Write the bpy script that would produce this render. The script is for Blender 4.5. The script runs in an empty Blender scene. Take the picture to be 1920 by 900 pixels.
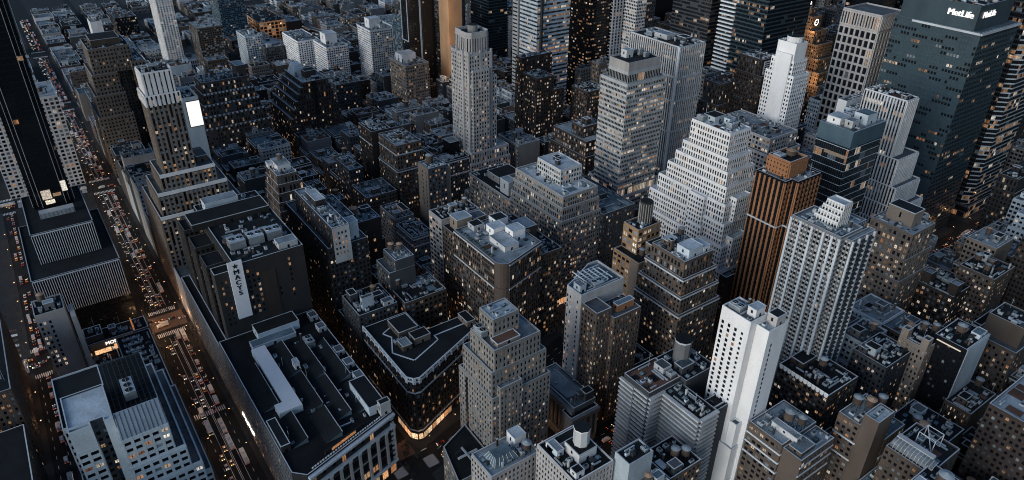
import bpy, math, random
import numpy as np
from mathutils import Vector, Matrix
rnd = random.Random(34)
S = bpy.context.scene
COL = S.collection

# ------------------------------------------------------------------ camera, sky, sun, exposure
CAM = Vector((-85.7005, -41.1853, 328.8042))
YAW, PITCH, ROLL, FPX = 0.951262, 0.534128, 0.012934, 1350.55      # photograph is 1920 px wide
fw = Vector((-math.sin(YAW)*math.cos(PITCH), math.cos(YAW)*math.cos(PITCH), -math.sin(PITCH)))
rt0 = Vector((math.cos(YAW), math.sin(YAW), 0)); up0 = rt0.cross(fw)
rt = rt0*math.cos(ROLL)+up0*math.sin(ROLL); up = up0*math.cos(ROLL)-rt0*math.sin(ROLL)
cam = bpy.data.cameras.new('camera'); cam_o = bpy.data.objects.new('camera', cam); COL.objects.link(cam_o)
cam_o.matrix_world = Matrix(((rt.x, up.x, -fw.x, CAM.x), (rt.y, up.y, -fw.y, CAM.y), (rt.z, up.z, -fw.z, CAM.z), (0, 0, 0, 1)))
cam.sensor_width = 36; cam.lens = 36*FPX/1920; cam.clip_start = 1; cam.clip_end = 12000
S.camera = cam_o
SUN_EL, SUN_AZ = math.radians(14.0), math.radians(172)               # low in the south (compass bearing), behind the camera
w = bpy.data.worlds.new('World'); S.world = w; w.use_nodes = True
nt = w.node_tree; bg = nt.nodes['Background']
sky = nt.nodes.new('ShaderNodeTexSky'); sky.sky_type = 'NISHITA'; sky.sun_disc = False
sky.sun_elevation = SUN_EL; sky.sun_rotation = SUN_AZ; sky.altitude = 100; sky.dust_density = 1.0; sky.ozone_density = 2.6; sky.air_density = 1.0
nt.links.new(sky.outputs[0], bg.inputs[0]); bg.inputs[1].default_value = 0.05
sun = bpy.data.lights.new('sun', 'SUN'); sun.energy = 0.66; sun.angle = math.radians(45); sun.color = (0.80, 0.92, 1.0)
so = bpy.data.objects.new('sun', sun); COL.objects.link(so)
_el = SUN_EL
so.rotation_euler = (math.pi/2-_el, 0, math.pi-SUN_AZ)
S.view_settings.view_transform = 'Standard'; S.view_settings.look = 'None'
S.view_settings.gamma = 1; S.view_settings.exposure = 1.3
S.render.engine = 'CYCLES'
S.cycles.max_bounces = 5; S.cycles.diffuse_bounces = 2; S.cycles.glossy_bounces = 2; S.cycles.transmission_bounces = 1
S.cycles.sample_clamp_indirect = 4; S.cycles.use_denoising = True; S.cycles.caustics_reflective = False; S.cycles.filter_width = 1.05

def proj(x, y, z):
    d = Vector((x, y, z))-CAM; zc = d.dot(fw)
    if zc < 1: return (-9e9, -9e9, zc)
    return (960+FPX*d.dot(rt)/zc, 450-FPX*d.dot(up)/zc, zc)

# ------------------------------------------------------------------ materials
MATS = {}
def nmat(name):
    m = bpy.data.materials.new(name); m.use_nodes = True
    return m, m.node_tree, m.node_tree.nodes['Principled BSDF']
def surf(key, col, rough=0.85, var=0.35, scale=0.12, metal=0.0, streak=0.0, island=0.25, spec=0.3):
    """wall or roof stuff: base colour with blotchy weathering, fine grain and a tone per piece"""
    if key in MATS: return MATS[key]
    m, t, b = nmat(key); N = t.nodes.new; L = t.links.new
    geo = N('ShaderNodeNewGeometry'); oi = N('ShaderNodeObjectInfo')
    n1 = N('ShaderNodeTexNoise'); n1.inputs['Scale'].default_value = scale; n1.inputs['Detail'].default_value = 6
    mp = N('ShaderNodeMapping'); mp.inputs['Scale'].default_value = (1, 1, 0.35 if streak else 1)
    L(geo.outputs['Position'], mp.inputs['Vector']); L(mp.outputs[0], n1.inputs['Vector'])
    n2 = N('ShaderNodeTexNoise'); n2.inputs['Scale'].default_value = 1.1; n2.inputs['Detail'].default_value = 4
    L(geo.outputs['Position'], n2.inputs['Vector'])
    def math_(op, a, bb):
        q = N('ShaderNodeMath'); q.operation = op
        for i, v in enumerate((a, bb)):
            if isinstance(v, (int, float)): q.inputs[i].default_value = v
            else: L(v, q.inputs[i])
        return q.outputs[0]
    v = math_('ADD', math_('MULTIPLY', math_('SUBTRACT', n1.outputs[0], 0.5), 2.2*var), math_('MULTIPLY', math_('SUBTRACT', n2.outputs[0], 0.5), 1.2*var))
    v = math_('ADD', v, math_('MULTIPLY', math_('SUBTRACT', oi.outputs['Random'], 0.5), island*1.4))
    v = math_('MAXIMUM', math_('ADD', v, 1.0), 0.25)
    mx = N('ShaderNodeVectorMath'); mx.operation = 'SCALE'; mx.inputs[0].default_value = col; L(v, mx.inputs['Scale'])
    L(mx.outputs[0], b.inputs['Base Color'])
    b.inputs['Roughness'].default_value = rough; b.inputs['Metallic'].default_value = metal
    b.inputs['Specular IOR Level'].default_value = spec
    MATS[key] = m; return m
def glow(key, c1, c2, strength, spread=0.8, sample=False, frame=True):
    """lit window: warm interior, uneven from pane to pane, dark sash lines, a blind half drawn"""
    m, t, b = nmat(key); N = t.nodes.new; L = t.links.new
    geo = N('ShaderNodeNewGeometry'); oi = N('ShaderNodeObjectInfo')
    ad = N('ShaderNodeMath'); ad.operation = 'ADD'; L(geo.outputs['Random Per Island'], ad.inputs[0]); L(oi.outputs['Random'], ad.inputs[1])
    fr = N('ShaderNodeMath'); fr.operation = 'FRACT'; L(ad.outputs[0], fr.inputs[0])
    rp = N('ShaderNodeValToRGB'); rp.color_ramp.elements[0].color = (*c1, 1); rp.color_ramp.elements[1].color = (*c2, 1); L(fr.outputs[0], rp.inputs[0])
    f2 = N('ShaderNodeMath'); f2.operation = 'MULTIPLY'; f2.inputs[1].default_value = 7.31; L(fr.outputs[0], f2.inputs[0])
    f3 = N('ShaderNodeMath'); f3.operation = 'FRACT'; L(f2.outputs[0], f3.inputs[0])
    st = N('ShaderNodeMapRange'); st.inputs[3].default_value = strength*(1-spread); st.inputs[4].default_value = strength*(1+spread); L(f3.outputs[0], st.inputs[0])
    n1 = N('ShaderNodeTexNoise'); n1.inputs['Scale'].default_value = 1.6; n1.inputs['Detail'].default_value = 2; L(geo.outputs['Position'], n1.inputs['Vector'])
    nr = N('ShaderNodeMapRange'); nr.inputs[1].default_value = 0.35; nr.inputs[2].default_value = 0.65; nr.inputs[3].default_value = 0.35; nr.inputs[4].default_value = 1.4; L(n1.outputs[0], nr.inputs[0])
    mu = N('ShaderNodeMath'); mu.operation = 'MULTIPLY'; L(st.outputs[0], mu.inputs[0]); L(nr.outputs[0], mu.inputs[1])
    out = mu.outputs[0]
    if frame:
        uv = N('ShaderNodeUVMap'); sx = N('ShaderNodeSeparateXYZ'); L(uv.outputs[0], sx.inputs[0])
        a = N('ShaderNodeMath'); a.operation = 'PINGPONG'; a.inputs[1].default_value = 0.5; L(sx.outputs[0], a.inputs[0])
        a2 = N('ShaderNodeMath'); a2.operation = 'LESS_THAN'; a2.inputs[1].default_value = 0.44; L(a.outputs[0], a2.inputs[0])
        mu2 = N('ShaderNodeMath'); mu2.operation = 'MULTIPLY'; L(out, mu2.inputs[0]); L(a2.outputs[0], mu2.inputs[1]); out = mu2.outputs[0]
    b.inputs['Base Color'].default_value = (0.05, 0.045, 0.04, 1); b.inputs['Roughness'].default_value = 0.3
    L(rp.outputs[0], b.inputs['Emission Color']); L(out, b.inputs['Emission Strength'])
    m.cycles.emission_sampling = 'FRONT' if sample else 'NONE'
    MATS[key] = m; return m
def lamp_mat(key, col, strength, sample=True):
    m, t, b = nmat(key); b.inputs['Base Color'].default_value = (0.1, 0.1, 0.1, 1)
    b.inputs['Emission Color'].default_value = (*col, 1); b.inputs['Emission Strength'].default_value = strength
    m.cycles.emission_sampling = 'FRONT' if sample else 'NONE'
    MATS[key] = m; return m

WALLC = dict(soot=(.030, .028, .028), brick=(.05, .037, .032), brown=(.105, .08, .066), tan=(.215, .172, .143), stone=(.25, .236, .222), grey=(.17, .17, .175),
             slate=(.062, .066, .073), pale=(.47, .47, .47), white=(.80, .775, .765), black=(.009, .010, .012), steel=(.045, .07, .085), rust=(.36, .165, .08),
             ochre=(.42, .255, .145), chalk=(.60, .59, .585), cool=(.52, .58, .625), teal=(.075, .12, .15), bone=(.42, .39, .375))
for k, c in WALLC.items():
    surf('wall_'+k, c, rough=0.35 if k in ('black', 'steel', 'teal') else 0.85, streak=1, var=0.12 if k == 'black' else (0.2 if k == 'white' else 0.34), island=0.3)
for k, c in dict(dark=(.011, .013, .015), grey=(.09, .10, .11), pale=(.25, .285, .31), light=(.44, .475, .50), rust=(.12, .062, .045), blue=(.12, .165, .195)).items():
    surf('roof_'+k, c, rough=0.9, var=0.8, scale=0.11, island=0.5)
surf('coping', (.55, .58, .61), var=0.3, island=0.3); surf('coping_dark', (.13, .13, .135), var=0.3); surf('coping_white', (.78, .77, .77), var=0.15)
surf('metal_pale', (.50, .54, .57), rough=0.5, metal=0.3, var=0.3); surf('metal_dark', (.05, .055, .06), rough=0.5, metal=0.3, var=0.3)
surf('timber', (.10, .07, .055), var=0.4, island=0.5); surf('tank_top', (.30, .33, .35), var=0.3, island=0.6); surf('tank_top_rust', (.42, .27, .18), var=0.3, island=0.4)
surf('asphalt', (.014, .016, .018), var=0.4, scale=0.05, rough=0.8); surf('concrete', (.034, .036, .039), var=0.45, scale=0.1); surf('paint_white', (.75, .75, .75), var=0.25)
surf('brick_paving', (.13, .085, .065), var=0.3); surf('soil', (.055, .056, .056), var=0.5, scale=0.02)
surf('leaf', (.055, .07, .035), var=0.5); surf('bark', (.07, .055, .045)); surf('skin_cloth', (.05, .05, .06), var=.3, island=1.0)
surf('white_paint_sign', (.80, .78, .79), var=0.08); surf('black_letter', (.012, .012, .014), var=0.1); surf('orange_tarp', (.50, .20, .07), var=.2)
surf('green_trim', (.10, .15, .16), var=.3)
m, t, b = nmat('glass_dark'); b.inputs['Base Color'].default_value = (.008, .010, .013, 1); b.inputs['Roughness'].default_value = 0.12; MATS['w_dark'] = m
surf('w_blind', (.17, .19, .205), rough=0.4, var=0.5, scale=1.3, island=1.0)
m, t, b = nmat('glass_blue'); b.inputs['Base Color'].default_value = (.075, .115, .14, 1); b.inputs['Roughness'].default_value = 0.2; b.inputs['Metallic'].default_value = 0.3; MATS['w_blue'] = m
glow('w_warm', (1.0, .42, .17), (1.0, .64, .36), 0.105)
glow('w_white', (1.0, .66, .40), (1.0, .93, .84), 0.155)
glow('w_bright', (1.0, .80, .58), (1.0, .92, .80), 0.32, spread=.3)
glow('shop', (1.0, .42, .16), (1.0, .74, .46), 0.30, spread=.6, sample=True, frame=False)
lamp_mat('lamp_warm', (1.0, .60, .28), 5.0); lamp_mat('lamp_white', (1.0, .93, .85), 1.5); lamp_mat('screen', (1.0, .95, .90), .45); lamp_mat('sign_white', (1.0, .97, .94), .5, False)
lamp_mat('head', (1.0, .88, .68), 2.2, False); lamp_mat('tail', (1.0, .10, .03), 1.1, False); lamp_mat('neon', (1.0, .50, .22), .35); lamp_mat('strip_light', (1.0, .86, .72), .28)
WIN = ['w_dark', 'w_warm', 'w_white', 'w_blind', 'w_blue', 'w_bright']

# ------------------------------------------------------------------ mesh builder
class MB:
    def __init__(s): s.v = []; s.f = []; s.m = []; s.mats = []; s.uv = False
    def mi(s, k):
        if k not in s.mats: s.mats.append(k)
        return s.mats.index(k)
    def face(s, pts, k):
        n = len(s.v); s.v += [tuple(p) for p in pts]; s.f.append(tuple(range(n, n+len(pts)))); s.m.append(s.mi(k))
    def hexa(s, c, k, skip=()):
        """c: 8 corners, bottom ring then top ring, both counter-clockwise seen from above"""
        n = len(s.v); s.v += [tuple(p) for p in c]; i = s.mi(k)
        for q, fc in enumerate(((3, 2, 1, 0), (4, 5, 6, 7), (0, 1, 5, 4), (1, 2, 6, 5), (2, 3, 7, 6), (3, 0, 4, 7))):
            if q not in skip: s.f.append(tuple(n+j for j in fc)); s.m.append(i)
    def box(s, x0, x1, y0, y1, z0, z1, k, skip=()):
        s.hexa([(x0, y0, z0), (x1, y0, z0), (x1, y1, z0), (x0, y1, z0), (x0, y0, z1), (x1, y0, z1), (x1, y1, z1), (x0, y1, z1)], k, skip)
    def strip(s, a, t, n, l0, l1, d0, d1, z0, z1, k):
        """box along a facade: l along t from a, d along the outward normal n"""
        P = lambda l, d, z: (a[0]+t[0]*l+n[0]*d, a[1]+t[1]*l+n[1]*d, z)
        s.hexa([P(l0, d1, z0), P(l1, d1, z0), P(l1, d0, z0), P(l0, d0, z0), P(l0, d1, z1), P(l1, d1, z1), P(l1, d0, z1), P(l0, d0, z1)], k, skip=(4,))
    def prism(s, poly, z0, z1, k, top=True, bottom=False, ktop=None):
        n = len(poly)
        for i in range(n):
            a, b = poly[i], poly[(i+1) % n]
            s.face([(a[0], a[1], z0), (b[0], b[1], z0), (b[0], b[1], z1), (a[0], a[1], z1)], k)
        if top: s.face([(p[0], p[1], z1) for p in poly], ktop or k)
        if bottom: s.face([(p[0], p[1], z0) for p in reversed(poly)], k)
    def cyl(s, x, y, z0, z1, r0, r1, k, n=12, ktop=None, cap=True):
        a = [(x+r0*math.cos(2*math.pi*i/n), y+r0*math.sin(2*math.pi*i/n), z0) for i in range(n)]
        b = [(x+r1*math.cos(2*math.pi*i/n), y+r1*math.sin(2*math.pi*i/n), z1) for i in range(n)]
        for i in range(n): s.face([a[i], a[(i+1) % n], b[(i+1) % n], b[i]], k)
        if cap and r1 > 1e-3: s.face(b, ktop or k)
    def tube(s, p, q, r, k, n=5):
        p, q = Vector(p), Vector(q); d = (q-p).normalized(); e = d.orthogonal().normalized(); g = d.cross(e)
        a = [p+(e*math.cos(2*math.pi*i/n)+g*math.sin(2*math.pi*i/n))*r for i in range(n)]
        for i in range(n): s.face([a[i], a[(i+1) % n], a[(i+1) % n]+q-p, a[i]+q-p], k)
        s.face([x+q-p for x in a], k)
    def mesh(s, name):
        me = bpy.data.meshes.new(name); me.from_pydata(s.v, [], s.f)
        for k in s.mats: me.materials.append(MATS[k])
        me.polygons.foreach_set('material_index', s.m); me.update(); return me
def obj(name, me, parent=None):
    if isinstance(me, MB): me = me.mesh(name)
    o = bpy.data.objects.new(name, me); COL.objects.link(o)
    if parent is not None: o.parent = parent
    return o
def tag(o, label=None, cat=None, group=None, kind=None):
    for k, v in (('label', label), ('category', cat), ('group', group), ('kind', kind)):
        if v: o[k] = v
    return o
def empty(name, loc=(0, 0, 0), rz=0):
    o = bpy.data.objects.new(name, None); o.empty_display_size = 1; o.location = loc; o.rotation_euler = (0, 0, rz); COL.objects.link(o); return o
def copy_tree(o, parent=None):
    c = o.copy(); COL.objects.link(c)
    if parent is not None: c.parent = parent
    for ch in list(o.children): copy_tree(ch, c)
    return c
def struct(name, mb): return tag(obj(name, mb), kind='structure')

# one pane mesh per kind of glass, shared by every separate window
PANE = {}
def pane(k):
    if k not in PANE:
        me = bpy.data.meshes.new('window_pane'); me.from_pydata([(-.5, 0, -.5), (.5, 0, -.5), (.5, 0, .5), (-.5, 0, .5)], [], [(0, 1, 2, 3)])
        u = me.uv_layers.new(name='UVMap')
        for i, c in enumerate(((0, 0), (1, 0), (1, 1), (0, 1))): u.data[i].uv = c
        me.materials.append(MATS[k]); PANE[k] = me
    return PANE[k]

# ------------------------------------------------------------------ buildings
STY = dict(  # wall, bay, floor, pier width, spandrel height, projection, lit share, blind share
    loft=dict(wall='brown', bay=2.7, flr=3.7, pw=1.3, sh=1.9, pd=.22, lit=.22, blind=.25),
    office=dict(wall='stone', bay=2.5, flr=3.6, pw=1.1, sh=1.65, pd=.25, lit=.30, blind=.25),
    deco=dict(wall='tan', bay=2.7, flr=3.5, pw=1.4, sh=1.7, pd=.3, lit=.25, blind=.3),
    ribbon=dict(wall='pale', bay=1.6, flr=3.7, pw=.25, sh=1.7, pd=.3, lit=.35, blind=.15, order='ribbon', rows=1),
    fins=dict(wall='pale', bay=1.7, flr=3.7, pw=.75, sh=1.0, pd=.55, lit=.25, blind=.1, rows=1),
    punched=dict(wall='white', bay=3.0, flr=3.0, pw=1.7, sh=1.5, pd=.18, lit=.06, blind=.05),
    glass=dict(wall='steel', bay=1.6, flr=3.9, pw=.2, sh=1.0, pd=.12, lit=.2, blind=.05, order='ribbon', rows=1),
    apart=dict(wall='pale', bay=3.1, flr=2.9, pw=1.2, sh=1.2, pd=.2, lit=.15, blind=.3),
    blank=dict(wall='grey', bay=0, flr=4, pw=0, sh=0, pd=0, lit=0, blind=0))
NWIN = [0]
class Building:
    """one building: wall, roofs, windows and rooftop fittings hang from an Empty at its base"""
    def __init__(s, name, label, cat, style, group=None, **kw):
        s.st = dict(STY[style]); s.st.update(kw); s.name = name; s.label = label; s.cat = cat; s.group = group
        s.wall = MB(); s.wins = []; s.parts = []; s.bb = [9e9, -9e9, 9e9, -9e9, 0]; s.roofs = []; s.occ = []
    def tier(s, box, z0, z1, roof='grey', par=0.9, cop='coping', face=None, top=True, **kw):
        st = dict(s.st); st.update(kw)
        poly = [(box[0], box[2]), (box[1], box[2]), (box[1], box[3]), (box[0], box[3])] if not isinstance(box[0], tuple) else list(box)
        for p in poly:
            s.bb[0] = min(s.bb[0], p[0]); s.bb[1] = max(s.bb[1], p[0]); s.bb[2] = min(s.bb[2], p[1]); s.bb[3] = max(s.bb[3], p[1])
        s.bb[4] = max(s.bb[4], z1)
        W = 'wall_'+st['wall']; n = len(poly); zt = z1+(par if top else 0)
        s.wall.prism(poly, z0, zt, W, top=False)
        nor = []
        for i in range(n):
            a, b = Vector(poly[i]), Vector(poly[(i+1) % n]); d = (b-a).normalized(); nor.append(Vector((d.y, -d.x)))
        if top:
            th = 0.55; inn = []
            for i in range(n):
                a, b = nor[i-1], nor[i]; q = (a+b)/max(0.3, 1+a.dot(b)); inn.append((poly[i][0]-q.x*th, poly[i][1]-q.y*th))
            for i in range(n):
                j = (i+1) % n
                s.wall.face([(*poly[i], zt), (*poly[j], zt), (*inn[j], zt), (*inn[i], zt)], cop)
                s.wall.face([(*inn[j], z1), (*inn[i], z1), (*inn[i], zt), (*inn[j], zt)], W)
            r = MB(); r.face([(*p, z1+.01) for p in inn], 'roof_'+roof); s.roofs.append(r)
        for i in range(n):
            a, b = Vector(poly[i]), Vector(poly[(i+1) % n]); mid = (a+b)/2
            if nor[i].dot(Vector((CAM.x, CAM.y))-mid) < -25: continue
            if face and not face(nor[i]): continue
            s.facade(a, b, nor[i], z0, z1, st)
    def facade(s, a, b, n, z0, z1, st):
        if not st['bay']: return
        L = (b-a).length; t = (b-a)/L
        if L < 2.2: return
        nb = max(1, round(L/st['bay'])); bay = L/nb; nf = max(1, int((z1-z0-st.get('crown', .6))/st['flr'])); flr = (z1-z0-st.get('crown', .6))/nf
        pw, sh, pd = st['pw'], st['sh'], st['pd']; W = 'wall_'+st.get('trim', st['wall']); W2 = 'wall_'+st.get('span', st['wall'])
        dist = math.dist((a.x, a.y), (CAM.x, CAM.y))
        rel = dist < 760
        ribbon = st.get('order') == 'ribbon'
        if rel:
            pp, ps = (pd-.06, pd) if ribbon else ((pd, .12) if st.get('order') == 'fin' else (pd, pd-.06))
            for i in range(nb+1):
                l0, l1 = max(0, i*bay-pw/2), min(L, i*bay+pw/2)
                big = st.get('major') and i % st['major'] == 0
                s.wall.strip(a, t, n, max(0, l0-(.35 if big else 0)), min(L, l1+(.35 if big else 0)), -.05, pp+(.3 if big else 0), z0, z1-.02, W)
            for j in range(nf+1):
                h0 = z0+j*flr-(sh*.5 if j else 0); h1 = min(z1-.03, z0+j*flr+sh*.5 if j < nf else z1-.03)
                s.wall.strip(a, t, n, .01, L-.01, -.05, ps, h0, h1, W2)
            for zb in st.get('bands', ()):
                if z0 < zb < z1: s.wall.strip(a, t, n, -.2, L+.2, -.05, pd+.25, zb-.5, zb+.5, 'coping')
        ww, wh = bay-pw, flr-sh
        lit, blind = st['lit']*.62, st['blind']*.85; base = 'w_dark' if st.get('dark_e') and n.x > .5 else st.get('dark', 'w_dark')  # east panes can take dark glass: that side's shade put into colour
        bright = st.get('bright', .45); rows = st.get('rows')
        off = .035 if rel else .06
        skipv = st.get('skip')
        for j in range(nf):
            rl = lit
            if rows:
                q = rnd.random(); rl = lit*2.4 if q < .3 else (lit*.35 if q < .8 else lit)
            zc = z0+(j+.5)*flr; run = 0
            for i in range(nb):
                if skipv and skipv(i, j, nb, nf): continue
                if rows and run > 0: run -= 1; k = last
                else:
                    q = rnd.random()
                    if q < rl: k = 'w_white' if rnd.random() < bright else 'w_warm'
                    elif q < rl+blind: k = 'w_blind'
                    else: k = base if not st.get('mix') or rnd.random() > st['mix'] else 'w_dark'
                    if k in ('w_white', 'w_warm') and rnd.random() < .06: k = 'w_bright'
                    if rows: run = rnd.randint(0, 3)
                last = k
                c = a+t*((i+.5)*bay)+n*off
                s.wins.append((c.x, c.y, zc, t.x, t.y, ww, wh, k))
    def add(s, name, mb, label=None, sub=None, kind=None):
        s.parts.append((name, mb, label, sub, kind)); return s
    def finish(s):
        x0, x1, y0, y1, zt = s.bb
        root = empty(s.name, ((x0+x1)/2, (y0+y1)/2, 0)); inv = Matrix.Translation((-(x0+x1)/2, -(y0+y1)/2, 0))
        s.root = root; tag(root, s.label, s.cat, s.group)
        def child(nm, mb, par=root, m=None):
            o = obj(nm, mb, par)
            if par is root: o.matrix_parent_inverse = inv
            return o
        wl = child('wall', s.wall)
        for r in s.roofs: child('roof', r)
        if s.wins:
            mx, my = (x0+x1)/2, (y0+y1)/2
            ws = sorted(s.wins, key=lambda q: (q[0]-CAM.x)**2+(q[1]-CAM.y)**2+(q[2]-CAM.z)**2)
            d0 = math.dist(ws[0][:3], CAM)
            size = FPX*.5333*math.sqrt(ws[0][5]*ws[0][6])/d0
            k = 100 if size > 2.0 else 0
            one, rest = ws[:k], ws[k:]
            for (x, y, z, tx, ty, ww, wh, kd) in one:
                o = bpy.data.objects.new('window', pane(kd)); COL.objects.link(o); o.parent = root
                o.location = (x-mx, y-my, z); o.rotation_euler = (0, 0, math.atan2(ty, tx)); o.scale = (ww, 1, wh)
            NWIN[0] += len(one)
            if rest:
                A = np.array([q[:7] for q in rest]); n = len(A)
                dx = A[:, 3]*A[:, 5]/2; dy = A[:, 4]*A[:, 5]/2; hz = A[:, 6]/2
                V = np.empty((n, 4, 3))
                for c, (sx, sz) in enumerate(((-1, -1), (1, -1), (1, 1), (-1, 1))):
                    V[:, c, 0] = A[:, 0]+sx*dx; V[:, c, 1] = A[:, 1]+sx*dy; V[:, c, 2] = A[:, 2]+sz*hz
                me = bpy.data.meshes.new('windows'); me.vertices.add(n*4); me.vertices.foreach_set('co', V.ravel())
                me.loops.add(n*4); me.loops.foreach_set('vertex_index', np.arange(n*4)); me.polygons.add(n)
                me.polygons.foreach_set('loop_start', np.arange(n)*4)
                for q in WIN: me.materials.append(MATS[q])
                me.polygons.foreach_set('material_index', [WIN.index(q[7]) for q in rest])
                u = me.uv_layers.new(name='UVMap'); u.data.foreach_set('uv', np.tile([0, 0, 1, 0, 1, 1, 0, 1], n).astype(float))
                me.update(calc_edges=True)
                o = child('windows', me); o['kind'] = 'stuff'
        for (p_, e_, c_) in getattr(s, 'floods', ()):
            l = bpy.data.lights.new('floodlight', 'POINT'); l.energy = e_; l.color = c_; l.shadow_soft_size = 1.0
            lo = bpy.data.objects.new('floodlight', l); COL.objects.link(lo); lo.parent = root; lo.location = (p_[0]-(x0+x1)/2, p_[1]-(y0+y1)/2, p_[2])
        for (nm, mb, lb, sub, kind) in s.parts:
            o = child(nm, mb)
            if lb: o['label'] = lb
            if kind: o['kind'] = kind
            for (n2, m2) in sub or ():
                q = obj(n2, m2, o)
        return root
    # ---- rooftop fittings
    def bulkhead(s, x0, x1, y0, y1, z0, h, wall=None, roof='grey', door=True):
        s.occ.append((x0-.4, x1+.4, y0-.4, y1+.4))
        m = MB(); W = 'wall_'+(wall or s.st['wall']); poly = [(x0, y0), (x1, y0), (x1, y1), (x0, y1)]
        m.prism(poly, z0, z0+h, W, ktop='roof_'+roof)
        if door:
            for (xx, yy, tx) in ((x1+.02, (y0+y1)/2, 0),):
                m.face([(xx, yy-.7, z0+.1), (xx, yy+.7, z0+.1), (xx, yy+.7, z0+2.2), (xx, yy-.7, z0+2.2)], 'w_dark')
            xx = (x0+x1)/2; m.face([(xx-.6, y0-.02, z0+h*.4), (xx+.6, y0-.02, z0+h*.4), (xx+.6, y0-.02, z0+h*.75), (xx-.6, y0-.02, z0+h*.75)], 'w_dark')
        # a light coping round the top
        for (a0, a1, b0, b1) in ((x0-.15, x1+.15, y0-.15, y0+.25), (x0-.15, x1+.15, y1-.25, y1+.15), (x0-.15, x0+.25, y0+.25, y1-.25), (x1-.25, x1+.15, y0+.25, y1-.25)):
            m.box(a0, a1, b0, b1, z0+h-.15, z0+h+.22, 'coping')
        s.parts.append(('bulkhead', m, None, None, None)); s.bb[4] = max(s.bb[4], z0+h); return s
    def tank(s, x, y, z, r=2.2, h=4.0, leg=3.0, rust=False):
        m = MB(); n = 14; s.occ.append((x-r-.3, x+r+.3, y-r-.3, y+r+.3))
        for i in range(n):
            a0, a1 = 2*math.pi*i/n, 2*math.pi*(i+1)/n
            m.face([(x+r*math.cos(a0), y+r*math.sin(a0), z+leg), (x+r*math.cos(a1), y+r*math.sin(a1), z+leg), (x+r*math.cos(a1), y+r*math.sin(a1), z+leg+h), (x+r*math.cos(a0), y+r*math.sin(a0), z+leg+h)], 'timber')
        m.face([(x+r*math.cos(-2*math.pi*i/n), y+r*math.sin(-2*math.pi*i/n), z+leg) for i in range(n)], 'timber')
        for zz in (.15, .4, .65, .9): m.cyl(x, y, z+leg+h*zz, z+leg+h*zz+.12, r+.05, r+.05, 'metal_dark', n, cap=False)
        c = MB(); c.cyl(x, y, z+leg+h, z+leg+h+r*.42, r+.25, 0.12, 'tank_top_rust' if rust else 'tank_top', n)
        f = MB()
        f.box(x-r*.6-.1, x+r*.6+.1, y-.1, y+.1, z+leg-.55, z+leg-.31, 'metal_dark')
        for sx in (-1, 1):
            for sy in (-1, 1): f.box(x+sx*r*.6-.15, x+sx*r*.6+.15, y+sy*r*.6-.15, y+sy*r*.6+.15, z, z+leg, 'metal_dark')
        for sy in (-1, 1):
            f.box(x-r*.75, x+r*.75, y+sy*r*.6-.12, y+sy*r*.6+.12, z+leg-.3, z+leg-.02, 'metal_dark')
            f.tube((x-r*.6, y+sy*r*.6, z+.1), (x+r*.6, y+sy*r*.6, z+leg-.3), .07, 'metal_dark')
        s.parts.append(('water_tank', m, None, [('tank_roof', c), ('tank_frame', f)], None)); return s
    def cooler(s, x0, x1, y0, y1, z, h=2.6, fans=2, mat='metal_pale'):
        s.occ.append((x0-.3, x1+.3, y0-.3, y1+.3))
        m = MB(); m.box(x0, x1, y0, y1, z+.4, z+h, mat, skip=(0,)); m.box(x0+.3, x1-.3, y0+.3, y1-.3, z, z+.4, 'metal_dark')
        lx = (x1-x0) > (y1-y0)
        fn = MB()
        for i in range(fans):
            q = (i+.5)/fans; cx = x0+(x1-x0)*(q if lx else .5); cy = y0+(y1-y0)*(.5 if lx else q); r = min((x1-x0)/(fans if lx else 1), (y1-y0)/(1 if lx else fans))*.40
            fn.cyl(cx, cy, z+h, z+h+.35, r, r, mat, 14, ktop='black_letter'); fn.box(cx-r*.8, cx+r*.8, cy-.1, cy+.1, z+h+.36, z+h+.42, mat)
        nl = max(2, int((h-.6)/.4))
        for i in range(nl):
            zz = z+.6+i*.4; m.box(x0-.04, x1+.04, y0-.04, y0, zz, zz+.15, 'metal_dark'); m.box(x1, x1+.04, y0, y1, zz, zz+.15, 'metal_dark')
        s.parts.append(('cooling_unit', m, None, [('fan', fn)], None)); return s
    def clutter(s, x0, x1, y0, y1, z, n=6, tanks=None, bulk=True, wall=None, seed=None):
        """the usual roof of a loft: stair bulkhead, ducts, small units, perhaps a tank"""
        r = rnd; wx, wy = x1-x0, y1-y0
        if wx < 5 or wy < 5: return s
        taken = s.occ
        def spot(a, b, tries=14):
            for _ in range(tries):
                if wx-a-2.4 <= 0 or wy-b-2.4 <= 0: return None
                px = x0+1.2+r.random()*(wx-a-2.4); py = y0+1.2+r.random()*(wy-b-2.4)
                if all(px+a < q[0] or px > q[1] or py+b < q[2] or py > q[3] for q in taken):
                    taken.append((px-.3, px+a+.3, py-.3, py+b+.3)); return px, py
            return None
        if bulk and len(s.occ) < 40:
            a, b = min(wx*.4, r.uniform(4, 7)), min(wy*.4, r.uniform(4, 8)); p = spot(a, b)
            if p:
                h = r.uniform(3, 5.5); s.bulkhead(p[0], p[0]+a, p[1], p[1]+b, z, h, wall or r.choice((None, None, 'pale', 'grey')), r.choice(('grey', 'pale', 'pale', 'blue', 'dark')))
        nt_ = tanks if tanks is not None else (1 if r.random() < .45 else 0)
        for _ in range(nt_):
            rr = r.uniform(1.7, 2.4); p = spot(2*rr+.6, 2*rr+.6)
            if p: s.tank(p[0]+rr+.3, p[1]+rr+.3, z, rr, r.uniform(3.2, 4.6), r.uniform(2, 5), r.random() < .35)
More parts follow.
